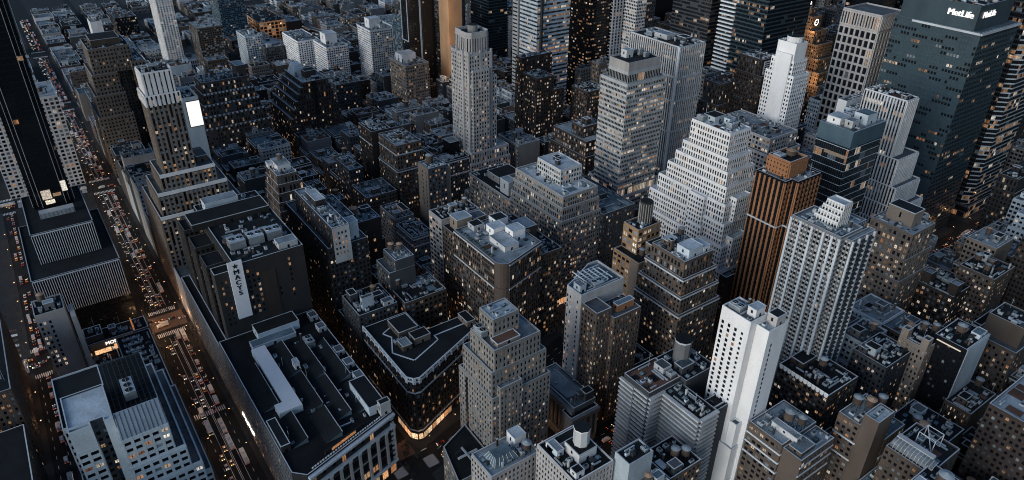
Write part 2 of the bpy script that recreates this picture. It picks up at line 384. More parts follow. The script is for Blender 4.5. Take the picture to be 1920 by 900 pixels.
        for _ in range(int(n*2.2)+2):
            q = r.random()
            if q < .42:
                a, b = r.uniform(1.0, 2.8), r.uniform(1.0, 3.0); p = spot(a, b)
                if p:
                    m = MB(); h = r.uniform(.8, 2.2); k_ = r.choice(('metal_pale', 'metal_pale', 'metal_dark', 'wall_pale', 'wall_cool')); m.box(p[0], p[0]+a, p[1], p[1]+b, z, z+h, k_, skip=(0,)); m.box(p[0]+a*.2, p[0]+a*.8, p[1]+b*.2, p[1]+b*.8, z+h, z+h+.25, 'metal_dark', skip=(0,)); s.parts.append(('rooftop_unit', m, None, None, None))
            elif q < .6:
                a, b = (r.uniform(4, 11), .7) if r.random() < .5 else (.7, r.uniform(4, 11)); a = min(a, wx*.6); b = min(b, wy*.6); p = spot(a, b)
                if p:
                    m = MB(); m.box(p[0], p[0]+a, p[1], p[1]+b, z+.3, z+1.0, 'metal_pale'); m.box(p[0]+.1, p[0]+.5, p[1]+.1, p[1]+.5, z, z+.3, 'metal_dark'); m.box(p[0]+a-.5, p[0]+a-.1, p[1]+b-.5, p[1]+b-.1, z, z+.3, 'metal_dark'); s.parts.append(('duct', m, None, None, None))
            elif q < .70 and wx > 9 and wy > 9:
                p = spot(3.4, 2.2)
                if p: s.cooler(p[0], p[0]+3.4, p[1], p[1]+2.2, z, 2.0, 2)
            elif q < .80:
                p = spot(2.2, 3.2)
                if p:
                    m = MB(); X, Y = p; m.box(X, X+2.2, Y, Y+3.2, z, z+.5, 'metal_dark', skip=(0, 1)); m.face([(X, Y, z+.5), (X+2.2, Y, z+.5), (X+2.2, Y+1.6, z+1.2), (X, Y+1.6, z+1.2)], 'roof_blue'); m.face([(X, Y+1.6, z+1.2), (X+2.2, Y+1.6, z+1.2), (X+2.2, Y+3.2, z+.5), (X, Y+3.2, z+.5)], 'roof_blue'); s.parts.append(('skylight', m, None, None, None))
            elif q < .88:
                a, b = min(wx*.5, r.uniform(3, 8)), min(wy*.5, r.uniform(3, 8)); p = spot(a, b)          # a patch of newer membrane or a timber deck
                if p:
                    m = MB(); m.box(p[0], p[0]+a, p[1], p[1]+b, z+.02, z+.12, r.choice(('roof_pale', 'roof_light', 'roof_dark', 'roof_rust', 'roof_blue')), skip=(0,)); s.parts.append(('roof_patch', m, None, None, None))
            elif q < .95:
                p = spot(.9, .9)
                if p:
                    m = MB(); h = r.uniform(2, 5); m.box(p[0], p[0]+.9, p[1], p[1]+.9, z, z+h, r.choice(('wall_brick', 'wall_brown', 'wall_pale')), skip=(0,)); m.box(p[0]-.1, p[0]+1.0, p[1]-.1, p[1]+1.0, z+h, z+h+.2, 'coping'); s.parts.append(('chimney', m, None, None, None))
            else:
                p = spot(.5, .5)
                if p:
                    m = MB(); h = r.uniform(5, 10); m.tube((p[0], p[1], z), (p[0], p[1], z+h), .09, 'metal_pale'); m.tube((p[0]-.8, p[1], z+h*.8), (p[0]+.8, p[1], z+h*.8), .05, 'metal_pale'); s.parts.append(('antenna', m, None, None, None))
        return s
HEROES = []
def H(name, label, ref, style, tiers, cat='building', clut=None, group=None, **kw):
    b = Building(name, label, cat, style, group, **kw); b.ref = ref
    for t_ in tiers:
        bx, z0, z1 = t_[0], t_[1], t_[2]; b.tier(bx, z0, z1, **(t_[3] if len(t_) > 3 else {}))
    b.tiers = tiers
    if clut:
        bx, z0, z1 = tiers[-1][:3]; x0, x1, y0, y1 = bx if not isinstance(bx[0], tuple) else (min(p[0] for p in bx), max(p[0] for p in bx), min(p[1] for p in bx), max(p[1] for p in bx))
        b.clutter(x0, x1, y0, y1, z1, **(clut if isinstance(clut, dict) else {}))
    HEROES.append(b); return b
def dress(b):
    """small fittings on every open roof of a hand-placed building"""
    R_ = [(t_[0], t_[1], t_[2]) for t_ in b.tiers if not isinstance(t_[0][0], tuple) and not (len(t_) > 3 and t_[3].get('top') is False)]
    for i, (q, z0, z1) in enumerate(R_):
        if any(j != i and r[2] > z1+1 and r[0][0] < q[1]-3 and r[0][1] > q[0]+3 and r[0][2] < q[3]-3 and r[0][3] > q[2]+3 for j, r in enumerate(R_)): continue
        if b.bb[4] > 215: continue
        ar = (q[1]-q[0])*(q[3]-q[2]); b.clutter(*q, z1, n=min(12, int(ar/60)), tanks=0, bulk=False)
def flood(b, pts, energy, col=(1.0, .66, .38)):
    b.floods = [(p, energy, col) for p in pts]
def text_mesh(body, size, ext, k, bold=0.0, spacing=1.0):
    c = bpy.data.curves.new('lettering', 'FONT'); c.body = body; c.size = size; c.extrude = ext; c.offset = bold; c.space_character = spacing; c.align_x = 'CENTER'; c.align_y = 'CENTER'
    o = bpy.data.objects.new('lettering', c); COL.objects.link(o); dg = bpy.context.evaluated_depsgraph_get()
    me = bpy.data.meshes.new_from_object(o.evaluated_get(dg)); bpy.data.objects.remove(o); bpy.data.curves.remove(c)
    me.materials.clear(); me.materials.append(MATS[k]); return me
def wall_text(b, name, body, size, pos, facing, k, bold=0.0, ext=.12, label=None, spacing=1.0):
    """lettering fixed on a wall; facing 'E' or 'S'"""
    me = text_mesh(body, size, ext, k, 0.0, spacing)
    R_ = Matrix(((1, 0, 0, 0), (0, 0, -1, 0), (0, 1, 0, 0), (0, 0, 0, 1)))
    if facing == 'E': R_ = Matrix.Rotation(math.pi/2, 4, 'Z') @ R_
    if bold:
        v0 = [tuple(v.co) for v in me.vertices]; f0 = [tuple(p.vertices) for p in me.polygons]; V_, F_ = [], []
        for i, (sx, sz) in enumerate(((0, 0), (-bold, .006), (bold, .012), (-bold/2, .018), (bold/2, .024))):
            n = len(V_); V_ += [(x+sx, y, z+sz) for x, y, z in v0]; F_ += [tuple(q+n for q in f) for f in f0]
        me = bpy.data.meshes.new('lettering'); me.from_pydata(V_, [], F_); me.materials.append(MATS[k]); me.update()
    me.transform(Matrix.Translation(pos) @ R_); b.parts.append((name, me, label, None, None))
# ------------------------------------------------------------------ street grid (x east, y uptown, metres)
def Yst(k):
    if k <= 34: return -82.0+82.0*(k-33)
    if k <= 41: return 85+79.25*(k-35)
    return 645.0 if k == 42 else 730+79.25*(k-43)
def YS(k): return Yst(k)+(15 if k in (34, 42) else 9)
def YN(k): return Yst(k+1)-(15 if k+1 in (34, 42) else 9)
def bway(y): return -330-.288*y
AVE = {5: 0, 6: -311, 7: -585, 8: -859, 9: -1133, 10: -1408, 11: -1682, 12: -1957}

# ------------------------------------------------------------------ left edge: the avenue blocks round the black slab
b = H('office_slab', 'tall black glass slab rising from a striped two-step podium at left', 'black glass slab', 'glass',
  [((-690, -600, -72, -17), 0, 53, dict(roof='dark')), ((-690, -622, -64, -25), 53, 76, dict(roof='dark')), ((-840, -664, -57, -31.5), 76, 232, dict(roof='dark', par=2)),
   ((-838, -660, -51, -37), 76, 232.5, dict(roof='dark', par=2))], cat='skyscraper', wall='black', lit=.015, blind=.01, flr=4.0)
fm = MB()
for (xx, ya, yb, za, zb, n) in ((-600, -71.5, -17.5, 24, 52.5, 38), (-622, -63.5, -25.5, 53.5, 75.5, 27)):
    for i in range(n+1):
        y = ya+(yb-ya)*i/n; fm.box(xx+.25, xx+.75, y-.2, y+.2, za, zb, 'coping')
    fm.box(xx+.2, xx+.7, ya, yb, zb+.3, zb+.9, 'coping')
b.add('podium_fins', fm)
m_ = MB()
for y in (-57.5, -54.2, -51.5, -36.6, -33.8, -30.6): m_.box(-659.9 if -52 < y < -36 else -663.9, -659.5 if -52 < y < -36 else -663.5, y-.12, y+.12, 78, 231, 'coping_white')
b.add('edge_trim', m_)
m_ = MB(); m_.prism([(-652, -55), (-645, -55), (-645, -33), (-652, -33)], 76, 80, 'metal_pale')
for i in range(9): m_.box(-644.95, -644.8, -54.6+i*2.6, -54.4+i*2.6, 76.2, 80.1, 'metal_dark')
b.add('cooling_unit', m_)
m_ = MB(); m_.box(-659.45, -659.2, -50, -44, 84, 91, 'w_bright'); m_.box(-659.45, -659.2, -49, -43, 80, 83, 'w_bright'); m_.box(-663.4, -663.2, -36.4, -33, 86, 94, 'w_bright'); m_.box(-659.4, -659.2, -43, -38, 85, 87.5, 'w_warm'); b.add('lobby_window', m_)
H('office_building', 'white grid office block half hidden behind the black slab', 'white grid office block', 'office', [((-925, -874, -78, -13), 0, 93, dict(roof='pale'))],
  wall='white', bay=4.2, flr=4.0, pw=1.7, sh=1.6, lit=.22, dark='w_dark', clut=dict(n=8))
b = H('hotel_tower', 'tan brick setback hotel with deep dark courts, beside the avenue at upper left', 'tan setback hotel', 'deco',
  [((-930, -874, 15, 47), 0, 63), ((-930, -877, 17.5, 45), 63, 84), ((-930, -880, 20, 43), 84, 104), ((-930, -884, 23, 60), 104, 128, dict(roof='dark')), ((-930, -897, 47.2, 57), 0, 122), ((-930, -876, 57.2, 72), 0, 84), ((-930, -880, 57.2, 70), 84, 112)],
  cat='hotel', wall='tan', bay=3.2, pw=1.9, sh=1.9, lit=.06, blind=.03)
b.bulkhead(-920, -892, 28, 54, 128, 7, 'brown', 'dark')
b = H('office_tower', 'brown ribbed setback tower with a white flared crown at left', 'white-crowned setback tower', 'deco',
  [((-660, -599, 15, 74), 0, 76, dict(roof='grey', cop='coping_white')), ((-640, -602, 17.5, 66), 76, 93, dict(cop='coping_white')), ((-634, -603.4, 22, 60), 93, 106, dict(cop='coping_white')), ((-626, -604, 26, 47.5), 106, 156), ((-626.6, -603.4, 25.4, 48.1), 156, 163, dict(wall='white', lit=.05, bay=3, pw=1.7)), ((-624, -605, 27, 46), 163, 178, dict(wall='white', lit=0, cop='coping_white', bay=3.2, pw=2.3, sh=3.2, flr=5))],
  cat='skyscraper', wall='tan', span='black', bay=3.3, pw=1.5, sh=1.6, pd=.45, lit=.3, blind=.7, crown=1.5)
b.clutter(-622, -607, 28, 45, 178, n=8, tanks=0)
b.bulkhead(-630, -612, 50, 58, 106, 5, 'brown', 'grey')
m_ = MB()
for (xx, y0, y1, zz) in ((-599, 15, 74, 76), (-602, 17.5, 66, 93), (-603.4, 22, 60, 106)): m_.box(xx+.05, xx+.55, y0, y1, zz-1.6, zz+.95, 'coping_white')
b.add('cornice', m_)
b = H('office_building', 'grey blank-walled block carrying a glowing white billboard, right of the white-crowned tower', 'grey block with white billboard', 'blank', [((-722, -692, 62, 75.8), 0, 126, dict(roof='dark', par=3))], wall='cool')
m_ = MB(); m_.box(-691.8, -691.2, 65, 76, 104, 126, 'metal_dark'); m_.face([(-691.1, 65.4, 104.5), (-691.1, 75.7, 104.5), (-691.1, 75.7, 125.5), (-691.1, 65.4, 125.5)], 'screen'); b.add('billboard', m_)
T = []
for i, (z0, z1) in enumerate(((0, 62), (62, 73), (73, 83), (83, 93), (93, 103))): T.append(((-835+i*1.5, -788-i*3.6, 94+i*2.2, 158-i*2.5), z0, z1, dict(cop='coping_white' if i else 'coping')))
b = H('loft_building', 'terraced brown brick loft with rows of white ledges, left background', 'terraced white-ledged loft', 'loft', T, wall='brown', lit=.3, blind=.35)
b.clutter(-828, -806, 106, 146, 103, n=6, tanks=1); b.bulkhead(-822, -806, 138, 147, 103, 11, 'brown', 'pale')
for i in range(1, 5):
    bx, z0, z1 = T[i][:3]
    for q in range(14):
        y = T[i-1][0][2]+2+q*(T[i-1][0][3]-T[i-1][0][2]-4)/13; m_ = MB(); m_.box(T[i-1][0][1]+.05, T[i-1][0][1]+.5, y-.9, y+.9, z0-.5, z0+1.2, 'coping_white'); b.add('ledge', m_)

# ------------------------------------------------------------------ bottom left: between the two crosstown streets
b = H('office_building', 'pale blue-grey office tower with square paired windows and open white roof, bottom left', 'pale square-windowed tower', 'punched',
  [((-470, -392, -72, -15), 0, 30), ((-470, -385, -48.8, -19), 30, 44), ((-460, -385.5, -48.9, -24), 44, 58), ((-470, -425.3, -72, -49.4), 30, 62, dict(roof='dark')), ((-450, -386, -49, -28.6), 58, 75.5, dict(top=False)), ((-425, -399.8, -68, -49.2), 30, 81, dict(roof='light', cop='coping', bay=3.2, wall='slate')), ((-399.7, -396.6, -68, -58.6), 30, 69, dict(top=False)), ((-399.7, -396.6, -68, -58.6), 69, 81, dict(roof='light', bay=0)), ((-399.7, -396.4, -53.2, -49.2), 30, 81, dict(roof='light', bay=0))],
  wall='cool', bay=4.1, flr=3.9, pw=1.35, sh=2.1, pd=.35, lit=.32, blind=.05, crown=1.2, bright=.4)
m_ = MB(); m_.hexa([(-399, -48.9, 75.3), (-386, -48.9, 75.3), (-386, -28.6, 75.3), (-399, -28.6, 75.3), (-399.6, -48.9, 81.6), (-398.6, -48.9, 81.6), (-398.6, -28.6, 81.6), (-399.6, -28.6, 81.6)], 'metal_pale')
for i in range(11):
    y = -48.4+i*1.95; m_.hexa([(-386.3, y, 75.5), (-385.9, y, 75.5), (-385.9, y+.15, 75.5), (-386.3, y+.15, 75.5), (-398.9, y, 81.75), (-398.5, y, 81.75), (-398.5, y+.15, 81.75), (-398.9, y+.15, 81.75)], 'metal_dark')
b.add('metal_roof', m_)
m_ = MB(); m_.face([(-450, -49, 75.4), (-400, -49, 75.4), (-400, -28.6, 75.4), (-450, -28.6, 75.4)], 'roof_dark')
for i in range(9): m_.box(-448, -401, -47.5+i*2.3, -47.2+i*2.3, 77.6, 77.9, 'metal_dark')
for i in range(11): m_.box(-446+i*4.4, -445.8+i*4.4, -48.5, -29, 77.3, 77.55, 'metal_dark')
for i in range(4): m_.box(-446+i*14, -445.5+i*14, -40, -39.5, 75.4, 77.4, 'metal_dark')
b.add('roof_screen', m_)
b.cooler(-422, -409, -42, -36.5, 77.9, 5, 3)
b.clutter(-450, -402, -71, -52, 58, n=5, tanks=0, bulk=False)
b = H('office_building', 'grey brick tower with a blank east wall and few small windows, left edge', 'grey blank-walled tower', 'punched', [((-562, -543, -73.5, -57), 0, 60, dict(roof='dark', face=lambda n: n.x < .5))], wall='bone', bay=3, flr=3.6)
b.clutter(-561, -544, -72, -58, 60, n=6, tanks=1)
for j in range(10):
    for y in (-71.8, -69.6, -66.6): b.wins.append((-542.96, y, 54-j*3.7, 0, 1, 1.3, 1.9, rnd.choice(('w_dark', 'w_dark', 'w_white', 'w_dark'))))
m_ = MB(); m_.prism([(-552, -55.2), (-536, -55.2), (-536, -52.6), (-552, -52.6)], 0, 57, 'wall_bone'); b.add('flue_wall', m_)
b = H('shop_building', 'low shop building with brightly lit orange fronts and mesh screen, left of the crossing', 'low bright orange shop block', 'loft', [((-568, -553, -54, -15), 0, 21, dict(roof='dark')), ((-552.8, -536, -54, -37), 0, 12, dict(roof='dark')), ((-568, -556, -53, -42), 21, 25, dict(roof='dark', bay=0))], cat='shop', wall='brown', lit=.7, bright=.9)
m_ = MB(); m_.box(-552.9, -552.2, -52, -25, 17.5, 21.5, 'wall_ochre'); m_.box(-566, -554, -24.2, -23.4, 21.95, 25, 'shop'); m_.box(-552.6, -552.3, -50, -40, 12.5, 16, 'shop'); b.add('lit_fascia', m_)
wall_text(b, 'lettering', "MODELL'S", 3.4, (-552.0, -35, 19.5), 'E', 'sign_white', .1)
m_ = MB(); m_.face([(-552.5, -38, 13), (-552.5, -17, 13), (-552.5, -17, 17.2), (-552.5, -38, 17.2)], 'neon'); b.add('lit_front', m_)
b.clutter(-567, -555, -40, -17, 21, n=12, tanks=0)
b = H('loft_building', 'low dark-roofed block with rows of rooftop machines beside the wide street', 'low block of rooftop machines', 'loft', [((-552.4, -474, -36, -15), 0, 20, dict(roof='dark')), ((-535.6, -474, -55, -36.2), 0, 16, dict(roof='dark'))], wall='soot', lit=.1)
for i in range(5): b.cooler(-548+i*7, -545.5+i*7, -33, -22, 20, 1.6, 3, 'metal_pale')
for i in range(3): b.cooler(-530+i*9, -525+i*9, -50, -46, 16, 2.2, 2)
b.clutter(-510, -476, -34, -17, 20, n=9, tanks=0)
H('loft_building', 'dark stepped loft filling the lower left corner, lit sign on its side', 'dark stepped corner loft', 'loft', [((-470, -310, -150, -91), 0, 40, dict(roof='dark')), ((-380, -310, -140, -95), 40, 62, dict(roof='dark'))], wall='soot', lit=.08)
H('hotel_building', 'orange-lit hotel wall along the narrow street at the left edge', 'orange-lit hotel wall', 'deco', [((-570, -480, -150, -91), 0, 58, dict(roof='dark'))], cat='hotel', wall='brown', lit=.5, bright=.1)

# ------------------------------------------------------------------ the big department store
b = Building('department_store', 'huge dark-roofed department store with ornate pale front and tall sign wall', 'department store', 'loft', wall='soot', lit=.10, blind=.12, pd=.35)
b.ref = 'department store'; b.tiers = [((-475, -347, 15, 76), 0, 45), ((-560, -475, 20, 76), 0, 95)]
front = [(-475, 15), (-350.5, 15), (-344.5, 21), (-361, 76), (-475, 76)]
b.tier(front, 0, 45, roof='dark', par=1.2, bay=0)
for i in (0,): b.facade(Vector(front[0]), Vector(front[1]), Vector((0, -1)), 0, 45, dict(b.st, wall='grey', bay=3.2, flr=5.0, pw=1.2, sh=1.4, lit=.15))
b.tier((-572, -475, 15, 21), 0, 40, roof='dark', wall='grey', bay=3.2, flr=5.0, pw=1.2, sh=1.4, cop='coping')
for (x0, x1) in ((-564, -547), (-537, -520), (-510, -494)): b.tier((x0, x1, 21.2, 33), 0, 88, roof='dark', wall='soot', cop='coping_dark')
b.tier((-566, -475, 33.2, 76), 0, 95, roof='dark', wall='soot', cop='coping', face=lambda n: n.x < .5)
b.tier((-484, -475, 21.2, 33), 0, 92, roof='dark', wall='soot', cop='coping', bay=0)
b.tier((-600, -566, 15, 76), 0, 34, roof='grey', wall='bone', lit=.4)
# the long east wall of the tall part: sign panel and scattered windows
for j in range(9):
    for y in (40.3, 43.1, 45.9, 58, 66):
        if rnd.random() < (.9 if y < 50 else .45): b.wins.append((-474.95, y, 89-j*3.8, 0, 1, 1.3, 2.0, rnd.choice(('w_warm', 'w_white', 'w_dark', 'w_dark')) if y < 60 else rnd.choice(('w_dark', 'w_warm'))))
    for y in (24.5, 27): b.wins.append((-474.95, y, 86-j*3.8, 0, 1, 1.1, 1.8, rnd.choice(('w_dark', 'w_dark', 'w_dark', 'w_warm'))))
m_ = MB(); m_.box(-474.98, -474.7, 48.5, 56.5, 49, 86, 'wall_brick'); b.add('faded_panel', m_)
m_ = MB(); m_.box(-474.98, -473.9, 29.5, 37.9, 58, 98.5, 'white_paint_sign'); b.add('sign_panel', m_, 'white vertical wall sign with a star and black letters')
for i, ch in enumerate("MACYS"): wall_text(b, 'letter', ch, 4.4, (-473.8, 33.7, 91.3-i*3.75), 'E', 'black_letter', .2)
m_ = MB(); st_ = []
for i in range(10):
    a = math.pi/2+i*math.pi/5; r = 2.1 if i % 2 == 0 else .85; st_.append((33.6+r*math.cos(a), 95.4+r*math.sin(a)))
m_.face([(-473.75, y, z) for y, z in st_], 'black_letter'); b.add('star', m_)
# roof of the tall part
m_ = MB(); m_.box(-508, -503, 36, 68, 95.1, 96.2, 'roof_rust'); b.add('skylight', m_)
for i in range(3): b.cooler(-501, -492, 37+i*11.5, 46.5+i*11.5, 95, 6, 2)
b.bulkhead(-548, -530, 24, 74, 95, 5, 'soot', 'dark'); b.bulkhead(-486, -478, 62, 74, 95, 4, 'pale', 'pale'); b.bulkhead(-561, -551, 38, 60, 95, 7, 'cool', 'pale')
# rear sheds and terraces
b.bulkhead(-474, -462, 36, 62, 45, 6, 'cool', 'dark'); b.bulkhead(-462, -455, 30, 57, 45, 3, 'cool', 'blue')
for i in range(5):
    y0 = 18+i*11.2
    if i == 1: continue
# saw-tooth roof lights: dark slopes with a pale glazed end and a thin bright ridge
for (x0, x1, y0, y1) in ((-452, -420, 38, 47), (-418, -386, 37, 46.5), (-384, -360, 37, 46.5), (-446, -410, 49, 58), (-408, -372, 48, 57), (-440, -400, 61, 69), (-396, -371, 60, 69), (-440, -400, 17, 26.5), (-396, -366, 21, 30)):
    m_ = MB(); h = 3.4
    m_.hexa([(x0, y0, 45), (x1, y0, 45), (x1, y1, 45), (x0, y1, 45), (x0, y1-.4, 45+h), (x1, y1-.4, 45+h), (x1, y1, 45+h), (x0, y1, 45+h)], 'roof_dark')
    m_.box(x0-.2, x1+.2, y1-.15, y1+.15, 45+h, 45+h+.18, 'coping')
    m_.face([(x1+.03, y0+.4, 45.1), (x1+.03, y1, 45.1), (x1+.03, y1-.2, 45+h)], 'roof_blue'); b.add('roof_light', m_)
m_ = MB(); m_.prism([(-452, 28.2), (-398, 28.2), (-398, 23.5), (-390, 23.5), (-390, 36.4), (-452, 36.4)], 45, 49.5, 'wall_cool', ktop='white_paint_sign'); b.add('roof_deck', m_, 'white flat roof strip')
b.bulkhead(-388, -366, 15.8, 20.6, 45, 5, 'soot', 'dark'); b.bulkhead(-390, -364, 64, 73.5, 46, 6, 'cool', 'dark'); b.bulkhead(-364, -360.2, 69, 75, 46.3, 8.5, 'pale', 'dark'); b.bulkhead(-426, -421, 44, 47, 48, 4.5, 'white', 'light')
b.cooler(-446, -438, 58, 63, 45, 5, 2)
for i in range(6):
    if i != 2: b.bulkhead(-470+i*14, -464+i*14, 70, 75, 45, 3.5, 'pale', 'grey')
b.clutter(-452, -360, 17, 75, 45, n=26, tanks=0, bulk=False); b.clutter(-565, -476, 34, 75, 95, n=20, tanks=0, bulk=False)
# ornate east front: giant pilasters, arched windows, cornice and lit attic
A, Bp = Vector((-344.5, 21)), Vector((-361, 76)); L_ = (Bp-A).length; t_ = (Bp-A)/L_; n_ = Vector((t_.y, -t_.x))
of = MB(); nb = 9; bw_ = L_/nb
for i in range(nb+1):
    l0, l1 = max(0, i*bw_-.8), min(L_, i*bw_+.8); of.strip(A, t_, n_, l0, l1, -.05, .9, 10, 36, 'wall_bone'); of.strip(A, t_, n_, max(0, l0-.3), min(L_, l1+.3), -.05, 1.2, 33.8, 35.4, 'coping')
for (z0, z1, d) in ((8.5, 10, 1.3), (35.5, 37, 1.5), (42, 42.8, .8), (43.6, 45, 2.0), (24, 24.6, .3)): of.strip(A, t_, n_, 0, L_, -.05, d, z0, z1, 'wall_bone' if d < 1 else 'coping')
for i in range(nb):
    for (zz, k_) in ((13.5, 'w_warm'), (19.5, 'w_dark'), (27.5, 'w_dark')):
        c = A+t_*((i+.5)*bw_)+n_*.06; b.wins.append((c.x, c.y, zz+1, t_.x, t_.y, bw_-2.4, 4.2, k_ if rnd.random() < .45 else 'w_dark'))
    c = A+t_*((i+.5)*bw_)+n_*.06; b.wins.append((c.x, c.y, 39.2, t_.x, t_.y, 2.4, 4.0, 'w_dark' if i % 3 else 'w_warm'))
    for q in range(7):
        a0, a1 = math.pi*q/7, math.pi*(q+1)/7; c0 = (i+.5)*bw_
        P_ = lambda l, z: (A.x+t_.x*l+n_.x*.12, A.y+t_.y*l+n_.y*.12, z)
        of.face([P_(c0+1.5*math.cos(a0), 40.8+1.1*math.sin(a0)), P_(c0+1.5*math.cos(a1), 40.8+1.1*math.sin(a1)), P_(c0+1.0*math.cos(a1), 40.8+.6*math.sin(a1)), P_(c0+1.0*math.cos(a0), 40.8+.6*math.sin(a0))], 'coping')
for j in range(9):
    for (l0, l1) in ((.2, 2.6), (L_-2.6, L_-.2)): of.strip(A, t_, n_, l0, l1, -.05, .5, 11+j*3.7, 12.8+j*3.7, 'wall_pale')
for i in range(30): of.strip(A, t_, n_, 4+i*1.65, 4.9+i*1.65, -1.5, -1.1, 46.2, 47.1, 'coping_white')
b.add('ornate_front', of)
m_ = MB(); m_.strip(A, t_, n_, 14, 40, -4, -3.2, 46, 48.4, 'roof_dark'); m_.strip(A, t_, n_, 18, 34, -3.1, -3.0, 46.3, 48, 'w_warm'); b.add('attic_glazing', m_)
m_ = MB()
for i in range(nb): m_.strip(A, t_, n_, i*bw_+1.2, (i+1)*bw_-1.2, 0, .1, 1.2, 6.5, 'shop')
for i in range(26): (m_.strip((-470, 15), (1, 0), (0, -1), i*4.5, i*4.5+3.4, 0, .1, 1.0, 4.0, 'shop') if i % 3 == 0 else None)
b.add('storefront', m_)
m_ = MB()
for i in range(9):
    x = -446+i*2.6; q = .8*math.sin(i*1.7); m_.box(x, x+1.6, 14.1, 14.4, 9+q, 11.5+q, 'lamp_white')
b.add('lit_sign', m_)
HEROES.append(b)

# ------------------------------------------------------------------ the triangular building and its neighbours
b = Building('loft_building', 'dark wedge-shaped building with a pale balustrade round its black roof', 'loft', 'loft', wall='soot', lit=.16, blind=.12, bay=3.0, flr=4.3, pw=1.4, sh=2.1, bright=.2)
b.ref = 'dark wedge building'
tri = [(-436, 94), (-378, 94), (-374.3, 96.8), (-373.6, 100), (-397, 156), (-412, 156), (-412, 124), (-436, 124)]
b.tiers = [(tri, 0, 47)]
b.tier(tri, 0, 47, roof='dark', par=1.0, bands=(8, 38, 46.5))
m_ = MB()
for i in (0, 1, 2, 3):
    a_, c_ = Vector(tri[i]), Vector(tri[i+1]); L2 = (c_-a_).length; t2 = (c_-a_)/L2; n2 = Vector((t2.y, -t2.x)); n = max(1, round(L2/1.5)); 
    for q in range(n): m_.strip(a_, t2, n2, q*L2/n+.35, q*L2/n+.65, .1, .5, 47.9, 49.1, 'coping')
    for q in range(max(1, round(L2/6))+1): l = min(L2-.4, max(.4, q*L2/max(1, round(L2/6)))); m_.strip(a_, t2, n2, l-.4, l+.4, -.05, .8, 45, 49.4, 'coping')
    m_.strip(a_, t2, n2, 0, L2, 0, .65, 49.1, 49.5, 'coping')
b.add('balustrade', m_)
m_ = MB(); pth = [(-432, 119), (-424, 102), (-418, 105), (-404, 98.5), (-391, 106), (-400, 127), (-405, 127), (-405, 150)]
for i in range(len(pth)-1):
    a_, c_ = Vector(pth[i]), Vector(pth[i+1]); L2 = (c_-a_).length; t2 = (c_-a_)/L2; m_.strip(a_, t2, Vector((t2.y, -t2.x)), 0, L2, 0, .8, 47.02, 47.25+.003*i, 'coping')
b.add('roof_kerb', m_)
b.bulkhead(-430, -414, 108, 121, 47, 4.5, 'brown', 'dark'); b.bulkhead(-409, -401, 104, 110, 47, 4, 'brown', 'pale'); b.bulkhead(-411, -403, 113, 124, 47, 4.5, 'tan', 'dark'); b.bulkhead(-411.5, -400, 149, 155, 47, 4, 'tan', 'dark'); b.cooler(-412.5, -409.5, 103, 109, 47, 2.5, 2)
m_ = MB()
for i in (0, 1, 2, 3):
    a_, c_ = Vector(tri[i]), Vector(tri[i+1]); L2 = (c_-a_).length; t2 = (c_-a_)/L2; n2 = Vector((t2.y, -t2.x)); n = max(1, round(L2/4))
    for q in range(n):
        if (i == 0 and q < n*.7) or (i == 3 and q > n*.35 and q % 3): continue
        m_ = MB(); m_.strip(a_, t2, n2, q*L2/n+.3, (q+1)*L2/n-.3, .3, .42, 1.0, 5.2, 'shop'); b.add('storefront', m_)
HEROES.append(b)
b = H('loft_building', 'loft with a cluttered roof of pale-edged chimneys and bulkheads beside the dark wedge', 'loft with chimney-crowded roof', 'loft', [((-468, -441, 94, 121), 0, 53, dict(roof='dark'))], wall='slate', lit=.1)
b.bulkhead(-465, -458, 96, 101, 53, 6, 'slate', 'dark'); b.bulkhead(-449, -446, 99, 107, 53, 9, 'cool', 'grey'); b.bulkhead(-456, -451, 108, 116, 53, 4, 'slate', 'dark'); b.tank(-460, 113, 53, 2, 3.5, 2.5, True); b.cooler(-455, -449, 96, 99, 53, 2.2, 3); b.bulkhead(-447, -442, 112, 119, 53, 3, 'pale', 'grey')
b = H('loft_building', 'black-roofed loft with one pale roof strip rising behind the dark wedge', 'black-roofed loft', 'loft', [((-462, -438, 125, 156), 0, 52, dict(roof='dark'))], wall='brown', lit=.3, bay=3.4)
m_ = MB(); m_.box(-461, -452, 140, 155.3, 52.05, 52.4, 'roof_pale'); b.add('roof_deck', m_); b.cooler(-459, -455, 132, 136, 52, 2.5, 2); b.tank(-457, 127.5+2, 52, 2, 4, 4)
b = H('loft_building', 'dark brick block with a blank wall and water tank behind the beige-ended loft', 'blank dark brick block', 'loft', [((-528, -510, 124, 145), 0, 78, dict(roof='blue', face=lambda n: n.x < .5))], wall='brick', lit=.12)
b.tank(-520, 129, 78, 3, 5, 3, True); b.bulkhead(-527, -522, 136, 143, 78, 4, 'soot', 'dark')
for j in range(7):
    for y in (128, 133, 139): 
        if rnd.random() < .6: b.wins.append((-509.95, y, 70-j*4.4, 0, 1, 1.6, 2.2, rnd.choice(('w_dark', 'w_blind', 'w_warm'))))
b = H('loft_building', 'long dark loft ending in a pale beige wall with small lit windows', 'beige-ended long loft', 'loft', [((-560, -482, 94, 122), 0, 82, dict(roof='grey')), ((-545, -479, 97, 109), 82, 98, dict(roof='pale', face=lambda n: n.x < .5)), ((-535, -498, 109.2, 121), 82, 92, dict(roof='grey'))], wall='soot', lit=.12)
m_ = MB(); m_.box(-479, -478.6, 97.2, 108.9, 72, 98.5, 'wall_pale'); b.add('end_wall', m_, 'pale beige end wall')
for j in range(5):
    for y in (98.8, 101.2, 103.6, 106): b.wins.append((-478.55, y, 94-j*3.7, 0, 1, 1.1, 1.7, rnd.choice(('w_dark', 'w_warm', 'w_warm', 'w_dark'))))
